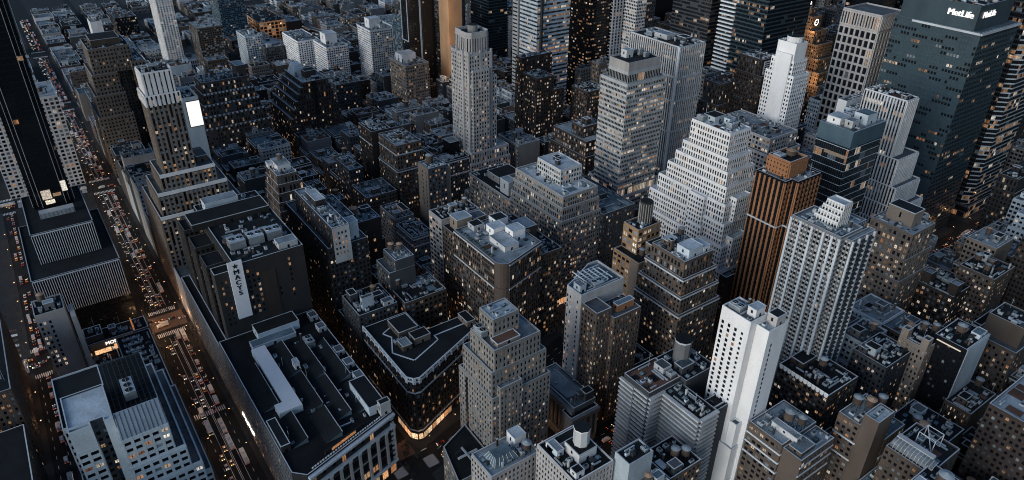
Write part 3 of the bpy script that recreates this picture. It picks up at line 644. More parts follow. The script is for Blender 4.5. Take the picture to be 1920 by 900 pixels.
b.bulkhead(-530, -512, 100, 107, 98, 5.5, 'soot', 'light'); b.bulkhead(-494, -486, 112, 118, 82, 13, 'cool', 'pale'); b.cooler(-508, -503, 99, 104, 98, 3, 2)
T = [((-612, -578, 94, 124), 0, 66)]
for i, z in enumerate((66, 73, 80, 87)): T.append(((-611+i, -579-i*1.0, 94.5+i*.9, 122-i*3.2), z, z+7, dict(cop='coping_white', roof='pale')))
b = H('loft_building', 'narrow stepped tower with white cornice bands and a whitewashed penthouse', 'stepped tower with white bands', 'loft', T, wall='brown', lit=.25, blind=.3)
b.bulkhead(-606, -590, 101, 111, 94, 5, 'white', 'light'); b.bulkhead(-606, -600, 97, 100.5, 94, 4, 'white', 'light'); b.tank(-598, 106, 99.3, 2, 4, 1.5)
b = H('loft_building', 'small loft with paired rusty water tanks on a pale roof, mid block', 'loft with paired rusty tanks', 'loft', [((-476, -456, 124, 143), 0, 66, dict(roof='grey', face=lambda n: n.x < .5)), ((-474, -456.2, 129, 142.8), 66, 74, dict(roof='pale', face=lambda n: n.x < .5))], wall='slate', lit=.25)
b.tank(-470, 133, 74, 2, 4, 2, True); b.tank(-467.5, 138, 74, 2, 3.6, 2, True)

# ------------------------------------------------------------------ corner blocks up the diagonal avenue
b = Building('loft_building', 'large brown loft with a rounded corner and white penthouses on its terrace', 'loft', 'loft', wall='brown', lit=.28, blind=.2, bay=2.3, flr=3.5, pw=.7, sh=1.35)
b.ref = 'rounded-corner loft'
cr = [(-405.5+7*math.cos(a), 180.3+7*math.sin(a)) for a in [math.radians(-90+i*18) for i in range(6)]]
rc = [(-455, 173.3)]+cr+[(-408.5, 213), (-455, 213)]
b.tiers = [(rc, 0, 84), ((-471, -455, 173.6, 213), 0, 78), ((-471, -412, 213.2, 234), 0, 71)]
b.tier(rc, 0, 66, top=False, bands=(6.5, 65)); b.tier([(p[0]-.3 if i else p[0], p[1]+.3) for i, p in enumerate(rc)], 66, 84, roof='pale', bands=(83.2,))
b.tier((-471, -455.2, 173.6, 205), 0, 80, roof='dark'); b.tier((-471, -412, 213.2, 234), 0, 71, roof='dark'); b.tier((-471, -455.2, 205.2, 213), 0, 74, roof='blue', bay=0)
b.bulkhead(-430, -412, 186, 197, 84, 4, 'white', 'light'); b.bulkhead(-440, -431, 190, 200, 84, 7, 'white', 'light'); b.bulkhead(-429, -420, 198, 208, 84, 8, 'white', 'light'); b.bulkhead(-452, -443, 200, 210, 84, 5, 'white', 'dark'); b.bulkhead(-454, -446, 184, 192, 84, 4, 'pale', 'dark'); b.bulkhead(-468, -458, 178, 190, 80, 9, 'tan', 'pale'); b.bulkhead(-469, -460, 193, 203, 80, 5, 'brown', 'grey'); b.bulkhead(-450, -436, 218, 230, 71, 9, 'brown', 'pale'); b.tank(-463, 222, 71, 2.2, 4, 3)
b.clutter(-454, -408, 176, 212, 84, n=10, tanks=0, bulk=False); b.clutter(-470, -413, 214, 233, 71, n=8, tanks=1, bulk=False)
m_ = MB()
for i in range(14): x = -453+i*3.1; m_.cyl(x, 176.5+rnd.random(), 84, 84.9, .7, .9, 'leaf', 7)
b.add('planter', m_)
HEROES.append(b)
b = H('loft_building', 'slender white-gridded loft front beside the rounded-corner loft', 'slender white loft', 'loft', [((-489, -471.3, 173.3, 205), 0, 84, dict(roof='dark'))], wall='bone', bay=4.2, pw=1.0, sh=1.6, lit=.25, crown=2)
b.clutter(-488, -473, 180, 204, 84, n=4, tanks=1, wall='tan')
T = [((-562, -500, 252.5, 290), 0, 64, dict(roof='dark')), ((-500, -436, 252.5, 290), 0, 74), ((-499, -437.5, 254, 289), 74, 84), ((-498, -439, 255.5, 288), 84, 92, dict(roof='light', par=1.2))]
b = H('office_building', 'big grey stepped office block with a pale roof and cubic white penthouse', 'grey stepped block with white penthouse', 'office', T, lit=.38, wall='stone', bay=2.1, pw=.7)
b.tier((-484, -456, 266, 286), 92, 104, roof='light', wall='pale', bay=2.6)
b.bulkhead(-476, -472, 274, 279, 104, 3, 'slate', 'dark'); b.bulkhead(-468, -465, 270, 273, 104, 4, 'slate', 'dark'); b.bulkhead(-520, -508, 256, 264, 64, 12, 'pale', 'pale'); b.bulkhead(-548, -530, 262, 284, 64, 6, 'stone', 'dark')
m_ = MB()
for i in range(12): m_.strip((-436, 252.5), (0, 1), (1, 0), i*3.1+.3, i*3.1+2.8, .26, .36, 1, 6, 'shop')
for i in range(20): m_.strip((-500, 252.5), (1, 0), (0, -1), i*3.2+.3, i*3.2+2.8, .26, .36, 1, 6, 'shop')
b.add('storefront', m_)
b = H('loft_building', 'dark loft with a jumbled flat roof tucked behind the white penthouse block', 'dark loft behind white penthouse', 'loft', [((-500, -433, 290.3, 323), 0, 70, dict(roof='blue'))], wall='slate', lit=.2, clut=dict(n=10, tanks=1))
T = [((-520, -462, 331.7, 395), 0, 24), ((-514, -463, 333, 392), 24, 42), ((-507, -464, 334, 388), 42, 58, dict(roof='dark')), ((-503, -465.5, 336, 384), 58, 66, dict(roof='dark')), ((-494, -464.2, 333.5, 375), 66, 154, dict(roof='pale')), ((-489, -467, 336, 370), 154, 162)]
b = H('office_tower', 'grey banded office tower in stacked horizontal stripes with a plain pale crown', 'grey banded tower', 'ribbon', T, cat='skyscraper', wall='pale', lit=.42, bright=.75, blind=.15, flr=3.75, sh=1.75, pw=.3, bay=1.7)
b.tier((-489, -467.3, 336.3, 369), 162, 169, roof='dark', wall='bone', bay=0, top=True)
for i in range(5): b.cooler(-488+i*3.2, -485.5+i*3.2, 358+(i % 2)*4, 362+(i % 2)*4, 169, 3+i % 3, 1)
b.bulkhead(-486, -480, 345, 352, 169, 6, 'pale', 'pale')
b = H('office_tower', 'broad office slab of white vertical ribs with a dark flat roof', 'white vertical-ribbed slab', 'fins', [((-545, -486, 411, 441), 0, 165, dict(roof='dark', par=1.2))], cat='skyscraper', wall='chalk', span='slate', lit=.2, blind=.05, bay=2.5, pw=1.05, pd=.9, sh=1.6, bands=(48, 92, 120, 140), order='fin')
b.bulkhead(-525, -510, 420, 430, 165, 4, 'pale', 'pale'); b.bulkhead(-508, -498, 430, 438, 165, 3, 'slate', 'dark'); b.cooler(-535, -528, 420, 428, 165, 3, 2)
m_ = MB(); m_.box(-487.2, -485.3, 409.9, 411.6, 0, 166, 'coping_white'); b.add('corner_pier', m_)
# white ziggurat
T = []
for (x0, x1, y0, y1, z0, z1) in ((-444, -352, 331.7, 380, 0, 48), (-438, -355, 333, 378, 48, 66), (-431, -358, 335, 375, 66, 82), (-425, -361, 336.5, 372, 82, 96), (-419, -363.5, 338, 370, 96, 108), (-414, -366, 339.5, 368, 108, 118), (-410, -368.5, 341, 366, 118, 127), (-406, -371.5, 342.5, 364, 127, 144)):
    T.append(((x0, x1, y0, y1), z0, z1, dict(roof='light', cop='coping_white')))
b = H('office_tower', 'white brick ziggurat stepping up through many terraces to a dark-topped crown', 'white ziggurat', 'office', T, cat='skyscraper', wall='white', lit=.16, blind=.05, bay=2.2, pw=1.0, sh=1.6, flr=3.4, bright=.2)
for (x0, x1, y0, y1, z0, z1) in ((-389, -375, 331.9, 340, 48, 74), (-391, -377, 333.2, 344, 74, 96), (-363, -352.3, 340, 356, 48, 72), (-368, -358, 344, 360, 72, 100), (-409, -397, 331.9, 340, 48, 62)): b.tier((x0, x1, y0, y1), z0, z1, roof='light', cop='coping_white')
b.bulkhead(-402, -392, 350, 361, 144, 4, 'cool', 'dark'); b.cooler(-404, -398, 344.5, 348.5, 144, 4, 2); b.cooler(-382, -377, 350, 356, 144, 4, 2); b.bulkhead(-389, -384, 356, 362, 144, 4, 'cool', 'pale')
m_ = MB()
for q in (-402.5, -399.5, -396.5, -392, -389, -386, -381, -377): m_.box(q, q+1.0, 342.35, 342.48, 129, 140, 'w_dark')
for q in (345, 348.5, 353, 357, 361): m_.box(-371.5, -371.4, q, q+1.0, 129, 140, 'w_dark')
b.add('slot_windows', m_)

# ------------------------------------------------------------------ between the diagonal and the straight avenue
b = Building('office_building', 'pale grey slab with a chamfered end and a pipe-covered roof', 'building', 'loft', wall='bone', lit=.2, blind=.1, bay=3)
b.ref = 'chamfered grey slab'
q_ = [(-352, 190), (-331, 190), (-326, 195), (-326, 221), (-362, 221), (-362, 204)]
b.tiers = [(q_, 0, 90)]
b.tier([(-354, 196), (-351, 188), (-338, 188), (-338, 221), (-362, 221), (-362, 213)], 0, 91, roof='blue', face=lambda n: False, par=1.4, cop='coping')
b.tier((-337.8, -325, 189, 200), 0, 86, roof='grey', wall='brown', lit=.45, bay=2.4); b.tier((-337.8, -322, 200.2, 221), 0, 80, roof='grey', wall='brown', lit=.45, bay=2.4)
for j in range(22):
    for x in (-350, -347.4, -341): b.wins.append((x, 187.95, 86-j*3.6, 1, 0, 1.0, 1.9, rnd.choice(('w_dark', 'w_dark', 'w_warm', 'w_white'))))
m_ = MB()
for i in range(9): x = -358+i*2.2; m_.box(x, x+.5, 200-(i % 3)*3, 218-(i % 4)*2, 91.4, 92.2, 'coping')
for i in range(6): y = 199+i*3.2; m_.box(-360+i, -342, y, y+.5, 92.3, 92.9, 'coping')
b.add('roof_pipes', m_)
b.bulkhead(-347, -341, 189.5, 194, 91, 5, 'cool', 'pale'); b.bulkhead(-330, -326, 206, 219, 80, 5, 'rust', 'blue'); b.cooler(-346, -340, 200, 207, 91, 3, 2); b.clutter(-337, -331, 201, 220, 80, n=6, bulk=False)
HEROES.append(b)
b = H('loft_building', 'brown setback loft with pale ledges and cubic white penthouses beside the black flat roof', 'brown ledged loft', 'loft',
  [((-358, -319, 252.5, 290), 0, 62), ((-357, -320.5, 254, 288), 62, 74), ((-355, -322, 255.5, 285), 74, 86), ((-352, -324, 257, 282), 86, 97, dict(roof='pale'))], wall='brown', lit=.32, blind=.2, bay=2.8, bands=(61, 73.4, 85.4))
b.bulkhead(-336, -326, 262, 274, 97, 6, 'cool', 'light'); b.bulkhead(-349, -343, 262, 270, 97, 4, 'brown', 'light'); b.tank(-346, 276, 97, 2, 4, 4); b.bulkhead(-341, -338, 259, 262, 97, 8, 'brown', 'dark'); b.bulkhead(-336, -326, 275, 281, 97, 4, 'white', 'light')
b = H('loft_building', 'tall beige brick tower with a lit west bay and round rooftop drum', 'beige brick tower', 'loft', [((-383, -359, 255, 290), 0, 78, dict(roof='dark')), ((-383, -369, 262, 282), 78, 96, dict(roof='dark'))], wall='ochre', lit=.5, bright=.8, bay=4.2)
m_ = MB(); m_.box(-366, -359.0, 254.6, 254.96, 40, 78, 'wall_tan'); b.add('blank_panel', m_)
m_ = MB(); m_.cyl(-376, 274, 96, 112, 4.2, 4.2, 'wall_soot', 16, ktop='roof_dark')
for i in range(16): m_.box(-376+4.3*math.cos(i*math.pi/8)-.25, -376+4.3*math.cos(i*math.pi/8)+.25, 274+4.3*math.sin(i*math.pi/8)-.25, 274+4.3*math.sin(i*math.pi/8)+.25, 96, 111, 'wall_stone')
b.add('roof_drum', m_); b.bulkhead(-367, -360, 268, 282, 78, 9, 'tan', 'dark'); b.tank(-363, 261, 78, 2, 4, 4)
b = H('loft_building', 'low block with a broad black roof outlined by a white edge', 'white-edged black roof', 'loft', [((-404, -360, 231, 254), 0, 30, dict(roof='dark', cop='coping_white')), ((-359.6, -326, 221.3, 243), 0, 30, dict(roof='dark', cop='coping_white'))], wall='soot', lit=.1)
for i in range(4): 
    m_ = MB(); m_.box(-380+i*6, -377+i*6, 236, 239, 30, 31, 'roof_blue'); b.add('skylight', m_)
b.bulkhead(-384, -376, 243, 250, 30, 4, 'slate', 'grey')
b = H('office_tower', 'slim stepped beige setback tower standing at the bow-tie square', 'slim beige setback tower', 'deco',
  [((-352, -319, 114, 152), 0, 66), ((-349, -321, 115, 150), 66, 82, dict(roof='pale')), ((-344, -321.5, 117, 146), 82, 95, dict(roof='pale')), ((-343, -330, 122, 138), 95, 107, dict(roof='light'))], cat='skyscraper', wall='stone', lit=.36, blind=.08, bay=2.5, pw=1.3, sh=1.7, flr=3.5)
b.tier((-329, -317.6, 118, 132), 0, 72, roof='pale'); b.cooler(-342, -334, 117.3, 121.4, 95, 4, 2); b.bulkhead(-329.5, -323, 120, 134, 95, 2.5, 'tan', 'rust')
m_ = MB(); m_.box(-345, -343, 113.6, 113.96, 8, 64, 'wall_black'); b.add('recess_shade', m_)  # flat black strip painted for the shade of a recess
b = H('shop_building', 'low corner shop block with a dark bare roof below the slim beige tower', 'low dark corner shop', 'loft', [([(-338, 94), (-312, 88), (-312, 112), (-346, 113)], 0, 27, dict(roof='dark'))], cat='shop', wall='stone', bay=4, lit=.6, bright=.8)
m_ = MB(); m_.box(-326, -324.8, 96, 108, 28, 28.8, 'coping'); m_.box(-331, -320, 101, 102, 28.3, 29.2, 'metal_pale'); m_.box(-330, -329.4, 97, 102, 27, 28.4, 'metal_dark'); m_.box(-321, -320.4, 101, 107, 27, 28.4, 'metal_dark'); b.add('sign_frame', m_)
# old bank
b = H('bank_building', 'old stone bank with giant columns and a hipped glass roof light', 'old columned bank', 'blank', [((-357, -318.5, 171, 187.6), 0, 29, dict(roof='blue', cop='coping')), ((-324, -315, 166.2, 187), 0, 26, dict(roof='dark'))], cat='bank', wall='grey')
m_ = MB(); m_.hexa([(-354, 172.2, 30), (-327, 173, 30), (-327, 186, 30), (-351, 186, 30), (-345, 179, 35), (-335, 179, 35), (-335, 180, 35), (-345, 180, 35)], 'roof_pale'); m_.box(-345, -335, 179.2, 179.8, 35, 35.3, 'coping')
b.add('roof_light', m_)
m_ = MB()
for i in range(9): m_.cyl(-353+i*4.0, 170.2, 6, 25, .85, .7, 'wall_grey', 10)
for i in range(5): m_.cyl(-314.2, 168.5+i*4.2, 6, 24, .85, .7, 'wall_grey', 10)
b.add('colonnade', m_)
m_ = MB(); m_.box(-357, -317.6, 168.6, 170.98, 25.2, 28.6, 'wall_grey'); m_.box(-314.9, -313, 165.6, 187, 24.2, 26.8, 'wall_grey'); m_.box(-357, -318, 169, 170.9, 0, 6, 'wall_grey'); b.add('entablature', m_)
b.bulkhead(-324, -319, 180, 186, 29, 7, 'slate', 'dark')
# striped condominium
b = H('apartment_tower', 'balcony-striped apartment tower with rusty roof terrace and tall bulkhead', 'balcony-striped tower', 'blank', [((-291, -272, 180, 203), 0, 71, dict(roof='rust', cop='coping_white', par=1.3)), ((-272, -246, 190, 203), 0, 68, dict(roof='dark')), ((-291, -268, 203.2, 226), 0, 71, dict(roof='dark', cop='coping')), ((-256, -247, 203.2, 230), 0, 66, dict(roof='dark'))], cat='apartment tower', wall='slate')
for j in range(23):
    z = 3+j*2.95; m_ = MB()
    for (x0, x1, y0, y1) in ((-292.6, -282, 178.4, 180.2), (-282.2, -272.4, 179.2, 180.1), (-272, -270.4, 180, 191), (-270.3, -245.6, 188.3, 190.1), (-246, -244.4, 190, 203)):
        m_.box(x0, x1, y0, y1, z, z+1.1, 'wall_pale')
    b.add('balcony', m_)
for j in range(22):
    for x in np.arange(-290, -272, 2.3): b.wins.append((x, 179.93, 5.4+j*2.95, 1, 0, 1.8, 1.5, 'w_dark' if rnd.random() < .93 else 'w_warm'))
    for x in np.arange(-268, -247, 2.3): b.wins.append((x, 189.93, 5.4+j*2.95, 1, 0, 1.8, 1.5, 'w_dark' if rnd.random() < .95 else 'w_warm'))
    for y in np.arange(182, 190, 2.3): b.wins.append((-271.9, y, 5.4+j*2.95, 0, 1, 1.8, 1.5, 'w_dark' if rnd.random() < .93 else 'w_warm'))
m_ = MB(); m_.cyl(-281.5, 213, 71, 86, 4.6, 4.6, 'wall_grey', 10, ktop='roof_dark'); m_.cyl(-281.5, 213, 86, 87, 4.9, 4.9, 'coping', 10, ktop='roof_dark'); b.add('stair_tower', m_)
b.bulkhead(-286, -279, 197, 203, 71, 4, 'pale', 'grey'); b.bulkhead(-279, -273, 205, 214, 71, 5, 'slate', 'blue'); b.cooler(-278, -274, 198, 202, 71, 3, 2); b.clutter(-266, -248, 191, 202, 68, n=6, bulk=False)
# slim white hotel
b = H('hotel_tower', 'slim bright white hotel tower with a blank notched flank', 'slim white hotel tower', 'blank', [((-262, -244.5, 213, 226), 40, 120, dict(roof='grey', cop='coping_white')), ((-262, -239, 212, 226), 0, 40, dict(roof='grey')), ((-244.4, -237, 218, 232), 0, 117, dict(roof='light', cop='coping_white')), ((-244.4, -240, 213.5, 217.9), 40, 56, dict(roof='grey'))], cat='hotel', wall='white')
for j in range(30):
    for i, x in enumerate((-260, -256, -252)):
        b.wins.append((x, 212.95 if j < 22 else 211.95, 112-j*3.05-(j >= 22)*3, 1, 0, 1.5, 1.9, 'w_dark' if rnd.random() < .96 else 'w_warm'))
    if j < 20: b.wins.append((-248, 212.95, 112-j*3.05, 1, 0, 1.2, 1.5, 'w_dark')); b.wins.append((-236.95, 222, 108-j*3.05, 0, 1, 1.0, 1.9, 'w_dark'))
b.bulkhead(-251, -246, 218, 225, 120, 5, 'white', 'light'); b.bulkhead(-243.5, -238, 224, 231, 117, 6, 'bone', 'dark'); b.cooler(-260, -253, 215, 220, 120, 3, 2); b.clutter(-261, -252, 220, 226, 120, n=6, bulk=False)
b = H('apartment_tower', 'tall grey balconied apartment tower with bright vertical ribs and white stepped penthouse', 'ribbed grey apartment tower', 'apart', [((-280, -250, 286, 306), 0, 140, dict(roof='pale', cop='coping_white', par=1.4)), ((-249.8, -246, 290, 312), 0, 139, dict(roof='pale')), ((-279, -255, 306.2, 318), 0, 139, dict(roof='pale'))], cat='apartment tower', wall='grey', span='pale', bay=2.1, pw=.7, sh=1.3, lit=.03, blind=.22, flr=2.95)
m_ = MB()
for x in (-280.2, -274, -267, -260, -255, -250.6): m_.box(x, x+1.2, 284.9, 285.96, 0, 140.5, 'coping')
for y in (290, 296, 303, 310): m_.box(-245.9, -244.8, y, y+1.1, 0, 139.5, 'coping')
b.add('ribs', m_)
rest_ = MB()
for j in range(46):
    for (y0, y1) in ((292, 295.5), (298, 302.5), (305, 309.5)): (m_ := MB() if j > 12 else rest_).box(-245.9, -244.6, y0, y1, 3+j*2.95, 4+j*2.95, 'wall_slate'); b.add('balcony', m_) if j > 12 else None
b.add('balcony', rest_, kind='stuff')
for i in range(4): b.tier((-272+i*1.2, -258, 294+i*.8, 304), 140+i*3.2, 143.2+i*3.2, roof='light', wall='white', bay=1.8, flr=3)
b.clutter(-278, -272, 288, 304, 140, n=5, bulk=False)
# orange-ribbed tower
b = H('office_tower', 'dark tower with orange vertical ribs and an orange penthouse', 'orange-ribbed tower', 'fins', [((-345, -322.5, 341, 347.8), 0, 128, dict(roof='light', cop='coping_white', par=1.2)), ((-345, -318, 348, 372), 0, 128, dict(roof='light', cop='coping_white', par=1.2))], cat='skyscraper', wall='black', trim='rust', bay=4.0, pw=1.5, sh=1.4, pd=.8, lit=.02, blind=.03, flr=3.7, bands=(96,))
b.tier((-342, -325, 346, 364), 129, 139, roof='dark', wall='rust', cop='coping_white', bay=2.4, flr=3, pw=1.6, sh=1.8, lit=0, par=1.5); b.tank(-333, 357, 139, 3.2, 3, 1.5, True); b.cooler(-340, -334, 348, 354, 139, 2, 3)
# dark glass banded
b = H('office_tower', 'dark glass tower with thin pale bands and cubic rooftop machine rooms', 'thin-banded dark glass tower', 'glass', [((-348, -322.5, 408, 446), 0, 146, dict(roof='grey', par=1.2))], cat='skyscraper', wall='steel', span='cool', sh=.35, flr=5.2, lit=.05, pd=.2)
b.tier((-348.3, -322.2, 407.7, 446.3), 136, 147, roof='pale', wall='teal', bay=0, par=.8)
b.bulkhead(-346, -336, 412, 424, 147, 5, 'white', 'light'); b.bulkhead(-334, -328, 414, 422, 147, 5, 'pale', 'pale'); b.bulkhead(-336, -326, 428, 440, 147, 7, 'cool', 'blue'); b.cooler(-345, -338, 430, 438, 147, 4, 2)
m_ = MB(); m_.strip((-348, 407.6), (1, 0), (0, -1), 8, 25, 0, .12, 127.5, 130, 'w_white'); b.add('lit_floor', m_)
# white finned stepped tower
T = [((-372, -300, 490, 540), 0, 34), ((-370, -310, 490.5, 535), 34, 52), ((-369, -317, 491, 530), 52, 66), ((-368.5, -322, 491.5, 526), 66, 82), ((-368, -327, 492, 521), 82, 104), ((-367.5, -333.5, 492.5, 508), 104, 149, dict(roof='dark'))]
H('office_tower', 'white finned tower stepping down in terraces toward the straight avenue', 'white finned stepped tower', 'fins', T, cat='skyscraper', wall='chalk', span='slate', lit=.2, bay=2.5, pw=1.05, pd=.8, order='fin', clut=dict(n=6, tanks=0))
# sign tower
b = H('office_tower', 'blue-grey glass tower with lit name signs on both sides of its dark top', 'glass tower with lit name signs', 'glass', [((-400, -331, 571, 634), 0, 188, dict(roof='blue', cop='coping')), ((-398, -338, 573, 628), 188, 206, dict(roof='dark', bay=0, wall='steel', par=1.5))], cat='skyscraper', wall='steel', sh=2.0, lit=.15, blind=.02, dark='w_blue', dark_e=True, mix=.3, bay=2.6, pw=.8, pd=.15, flr=4.2, order='fin')  # shaded east side is made with darker panes
m_ = MB(); m_.box(-385, -330.6, 569.6, 570.9, 187, 188.6, 'coping'); m_.box(-330.9, -329.5, 569.6, 634, 187, 188.6, 'coping'); b.add('ledge', m_)
wall_text(b, 'name_sign', 'MetLife', 6.6, (-351, 572.5, 199.5), 'S', 'sign_white', .35, label='lit white name sign')
wall_text(b, 'name_sign', 'MetLife', 6.6, (-337.5, 590, 199.5), 'E', 'sign_white', .35, label='lit white name sign')
m_ = MB()
for i in range(40): x = -396+rnd.random()*54; y = 575+rnd.random()*48; m_.box(x, x+1+rnd.random()*2, y, y+1+rnd.random()*2, 206, 207+rnd.random()*2, rnd.choice(('metal_pale', 'wall_rust', 'metal_dark', 'w_warm')))
b.add('roof_plant', m_); b.clutter(-396, -342, 576, 622, 206, n=10, tanks=0)
b = H('office_tower', 'dark glass tower with orange-lit floors between the signed tower and the right edge', 'orange-floored tower', 'glass', [((-396, -329, 664, 724), 0, 12, dict(roof='dark')), ([(-393, 668), (-338, 666), (-332, 672), (-332, 720), (-393, 720)], 12, 262, dict(roof='dark'))], cat='skyscraper', wall='slate', span='cool', sh=1.2, lit=.34, bright=.2, flr=4.2)
H('office_tower', 'dark grid-fronted tower east of the straight avenue, cut by the right edge', 'dark right-edge grid tower', 'glass', [((-292, -240, 668, 718), 0, 150, dict(roof='dark'))], cat='skyscraper', wall='black', lit=.03)
b = H('office_tower', 'pale stone tower gridded with deep dark openings and tall slots at its top', 'gridded pale stone tower', 'office', [((-447, -411, 571, 606), 0, 172), ], cat='skyscraper', wall='bone', bay=5.0, flr=7.4, pw=1.6, sh=1.8, pd=.9, lit=.03, blind=.02)
b.tier((-447, -411, 571, 606), 172.95, 185, roof='grey', bay=2.5, flr=11, pw=1.2, sh=1.5, lit=.4, par=1.2)
b = H('office_building', 'white windowless slab joined to a curved grey glass block', 'white slab with grey glass block', 'apart', [((-398, -390, 512, 540), 0, 128, dict(bay=0, wall='white')), ((-389.8, -372, 510, 540), 0, 124, dict(roof='grey'))], wall='cool', lit=.05, blind=.4, bay=2.4, flr=3.4); b.clutter(-388, -374, 512, 538, 124, n=6)
b = H('office_tower', 'tall slender white tower with a blank central face and rounded lantern top', 'slender white blank-faced tower', 'punched', [((-457, -429, 490, 512), 0, 142, dict(roof='light')), ((-454, -432, 490.6, 509), 142, 154, dict(roof='light')), ((-451, -433, 491, 506), 154, 168, dict(roof='dark', bay=0))], cat='skyscraper', wall='white', bay=2.6, pw=1.4, flr=3.6, sh=1.7, lit=.06)
m_ = MB(); m_.box(-449, -434, 488.6, 489.98, 0, 160, 'wall_white'); b.add('blank_face', m_); m_ = MB(); m_.cyl(-441, 499, 168, 173, 6.5, 6.5, 'wall_white', 14, ktop='roof_dark'); b.add('lantern', m_)
b = H('office_tower', 'floodlit orange stepped tower with clock faces and a bright globe on top', 'floodlit clock tower', 'deco', [((-626, -550, 733, 790), 0, 54), ((-623, -556, 736, 785), 54, 68), ((-621, -563, 739, 780), 68, 82), ((-618, -571, 742, 775), 82, 97), ((-615, -579, 745, 770), 97, 111), ((-612, -587, 748, 766), 111, 126), ((-608, -593, 750, 762), 126, 134)], cat='skyscraper', wall='ochre', lit=.2)  # orange of the floodlighting is partly put into the wall colour
m_ = MB(); m_.cyl(-601, 756, 134, 137, 3, 1.5, 'wall_stone', 10); b.add('spire_base', m_)
m_ = MB()
for i in range(6):
    a0, a1 = -math.pi/2+math.pi*i/6, -math.pi/2+math.pi*(i+1)/6; m_.cyl(-601, 756, 139.6+2.8*math.sin(a0), 139.6+2.8*math.sin(a1), 2.8*math.cos(a0)+.01, 2.8*math.cos(a1)+.01, 'lamp_white', 12, cap=False)
b.add('globe', m_)
for (cx_, cy_, ax) in ((-598, 747.9, 'S'), (-586.9, 757, 'E')):
    m_ = MB(); n = 20
    for (r0, r1, k_, d_) in ((0, 3.1, 'wall_soot', .1), (2.8, 3.7, 'lamp_white', .2)):
        for i in range(n):
            a0, a1 = 2*math.pi*i/n, 2*math.pi*(i+1)/n
            pts = [(r*math.cos(a), r*math.sin(a)) for r, a in ((r0, a0), (r1, a0), (r1, a1), (r0, a1))]
            m_.face([((cx_+u_, cy_-d_, 119.5+v_) if ax == 'S' else (cx_+d_, cy_+u_, 119.5+v_)) for u_, v_ in pts], k_)
    for (ln, an) in ((2.4, 1.2), (1.7, 2.9)):
        pts = [(-.15*math.sin(an), .15*math.cos(an)), (ln*math.cos(an), ln*math.sin(an)), (.15*math.sin(an), -.15*math.cos(an))]
        m_.face([((cx_+u_, cy_-.25, 119.5+v_) if ax == 'S' else (cx_+.25, cy_+u_, 119.5+v_)) for u_, v_ in pts], 'lamp_white')
    b.add('clock_face', m_)
flood(b, [(-590, 722, 30), (-560, 726, 62), (-545, 745, 40), (-545, 770, 40), (-562, 733, 90), (-580, 738, 112)], 1700)
# ------------------------------------------------------------------ the far skyline
b = H('office_tower', 'light striped tower with pale screens and orange-lit floors, top centre', 'pale screened tower', 'ribbon', [((-726, -695, 422, 466), 0, 228, dict(roof='grey', par=4))], cat='skyscraper', wall='cool', lit=.5, flr=4.2, sh=2.3, pw=.2, pd=.4, bright=.35, order='ribbon')
m_ = MB(); m_.box(-738, -728, 421, 423, 0, 235, 'wall_pale'); m_.box(-694, -691, 425, 427, 0, 235, 'metal_dark')
for i in range(52): m_.box(-737, -729, 420.6, 420.95, 6+i*4.2, 7.4+i*4.2, 'black_letter')
b.add('screen_panel', m_)
H('office_tower', 'black tower dotted all over with scattered orange lit windows', 'orange-dotted black tower', 'office', [((-756, -710, 508, 552), 0, 200, dict(roof='dark'))], cat='skyscraper', wall='black', lit=.42, bright=.25, blind=0, sh=2.0, pw=.8, bay=3)
H('apartment_tower', 'narrow white tower with three bright vertical stripes', 'white-striped narrow tower', 'fins', [((-722, -706, 539, 558), 0, 205, dict(roof='light')), ], cat='apartment tower', wall='white', span='slate', bay=5.2, pw=2.6, pd=1.2, lit=.1, order='fin')
b = H('hotel_tower', 'tower of pale lattice columns and a dark flank beside the white-striped tower', 'pale lattice tower', 'fins', [((-696, -677, 547, 562), 0, 186, dict(roof='light')), ((-694, -678, 562.2, 577), 0, 183, dict(wall='slate', roof='dark', bay=3, pw=1.4))], cat='hotel', wall='white', span='teal', bay=2.6, pw=.9, pd=.5, sh=1.6, lit=.22, bright=.6)
H('office_tower', 'solid black windowless tower between paler towers, top centre', 'solid black tower', 'blank', [((-855, -821, 725, 763), 0, 200, dict(roof='dark'))], cat='skyscraper', wall='black')
H('office_tower', 'dark horizontally banded tower with dim orange floors, top centre right', 'dim banded tower', 'ribbon', [((-673, -617, 600, 662), 0, 220, dict(roof='dark'))], cat='skyscraper', wall='slate', lit=.12, sh=1.6, flr=4)
b = H('office_tower', 'tall blue tower with pale bands on its left shoulder', 'blue pale-banded tower', 'glass', [((-591, -534, 585, 655), 0, 235, dict(roof='dark'))], cat='skyscraper', wall='steel', span='teal', lit=.16, flr=4.1, sh=1.5)
m_ = MB()
for i in range(46): m_.box(-592.2, -572, 583.4, 585.2, 40+i*4.1, 41.4+i*4.1, 'coping_white')
b.add('pale_bands', m_)
H('office_tower', 'dark narrow brown setback tower carrying a small white notice near its top', 'brown tower with white notice', 'deco', [((-500, -470, 505, 535), 0, 128), ((-500, -474, 507, 530), 128, 142)], cat='skyscraper', wall='brick', lit=.12).add('notice_board', (lambda q: (q.box(-473.9, -473.5, 510, 519, 129, 141, 'white_paint_sign'), [q.box(-473.45, -473.4, 511, 518, 131+i*2, 132+i*2, 'black_letter') for i in range(5)], q)[-1])(MB()))
H('office_building', 'stone office block of white gridded bays below the slender white tower', 'white-bayed stone block', 'office', [((-470, -404, 440, 482), 0, 92, dict(roof='grey')), ((-466, -408, 444, 480), 92, 104, dict(roof='pale'))], wall='bone', lit=.3, bay=3.4, pw=1.2, clut=dict(n=8))
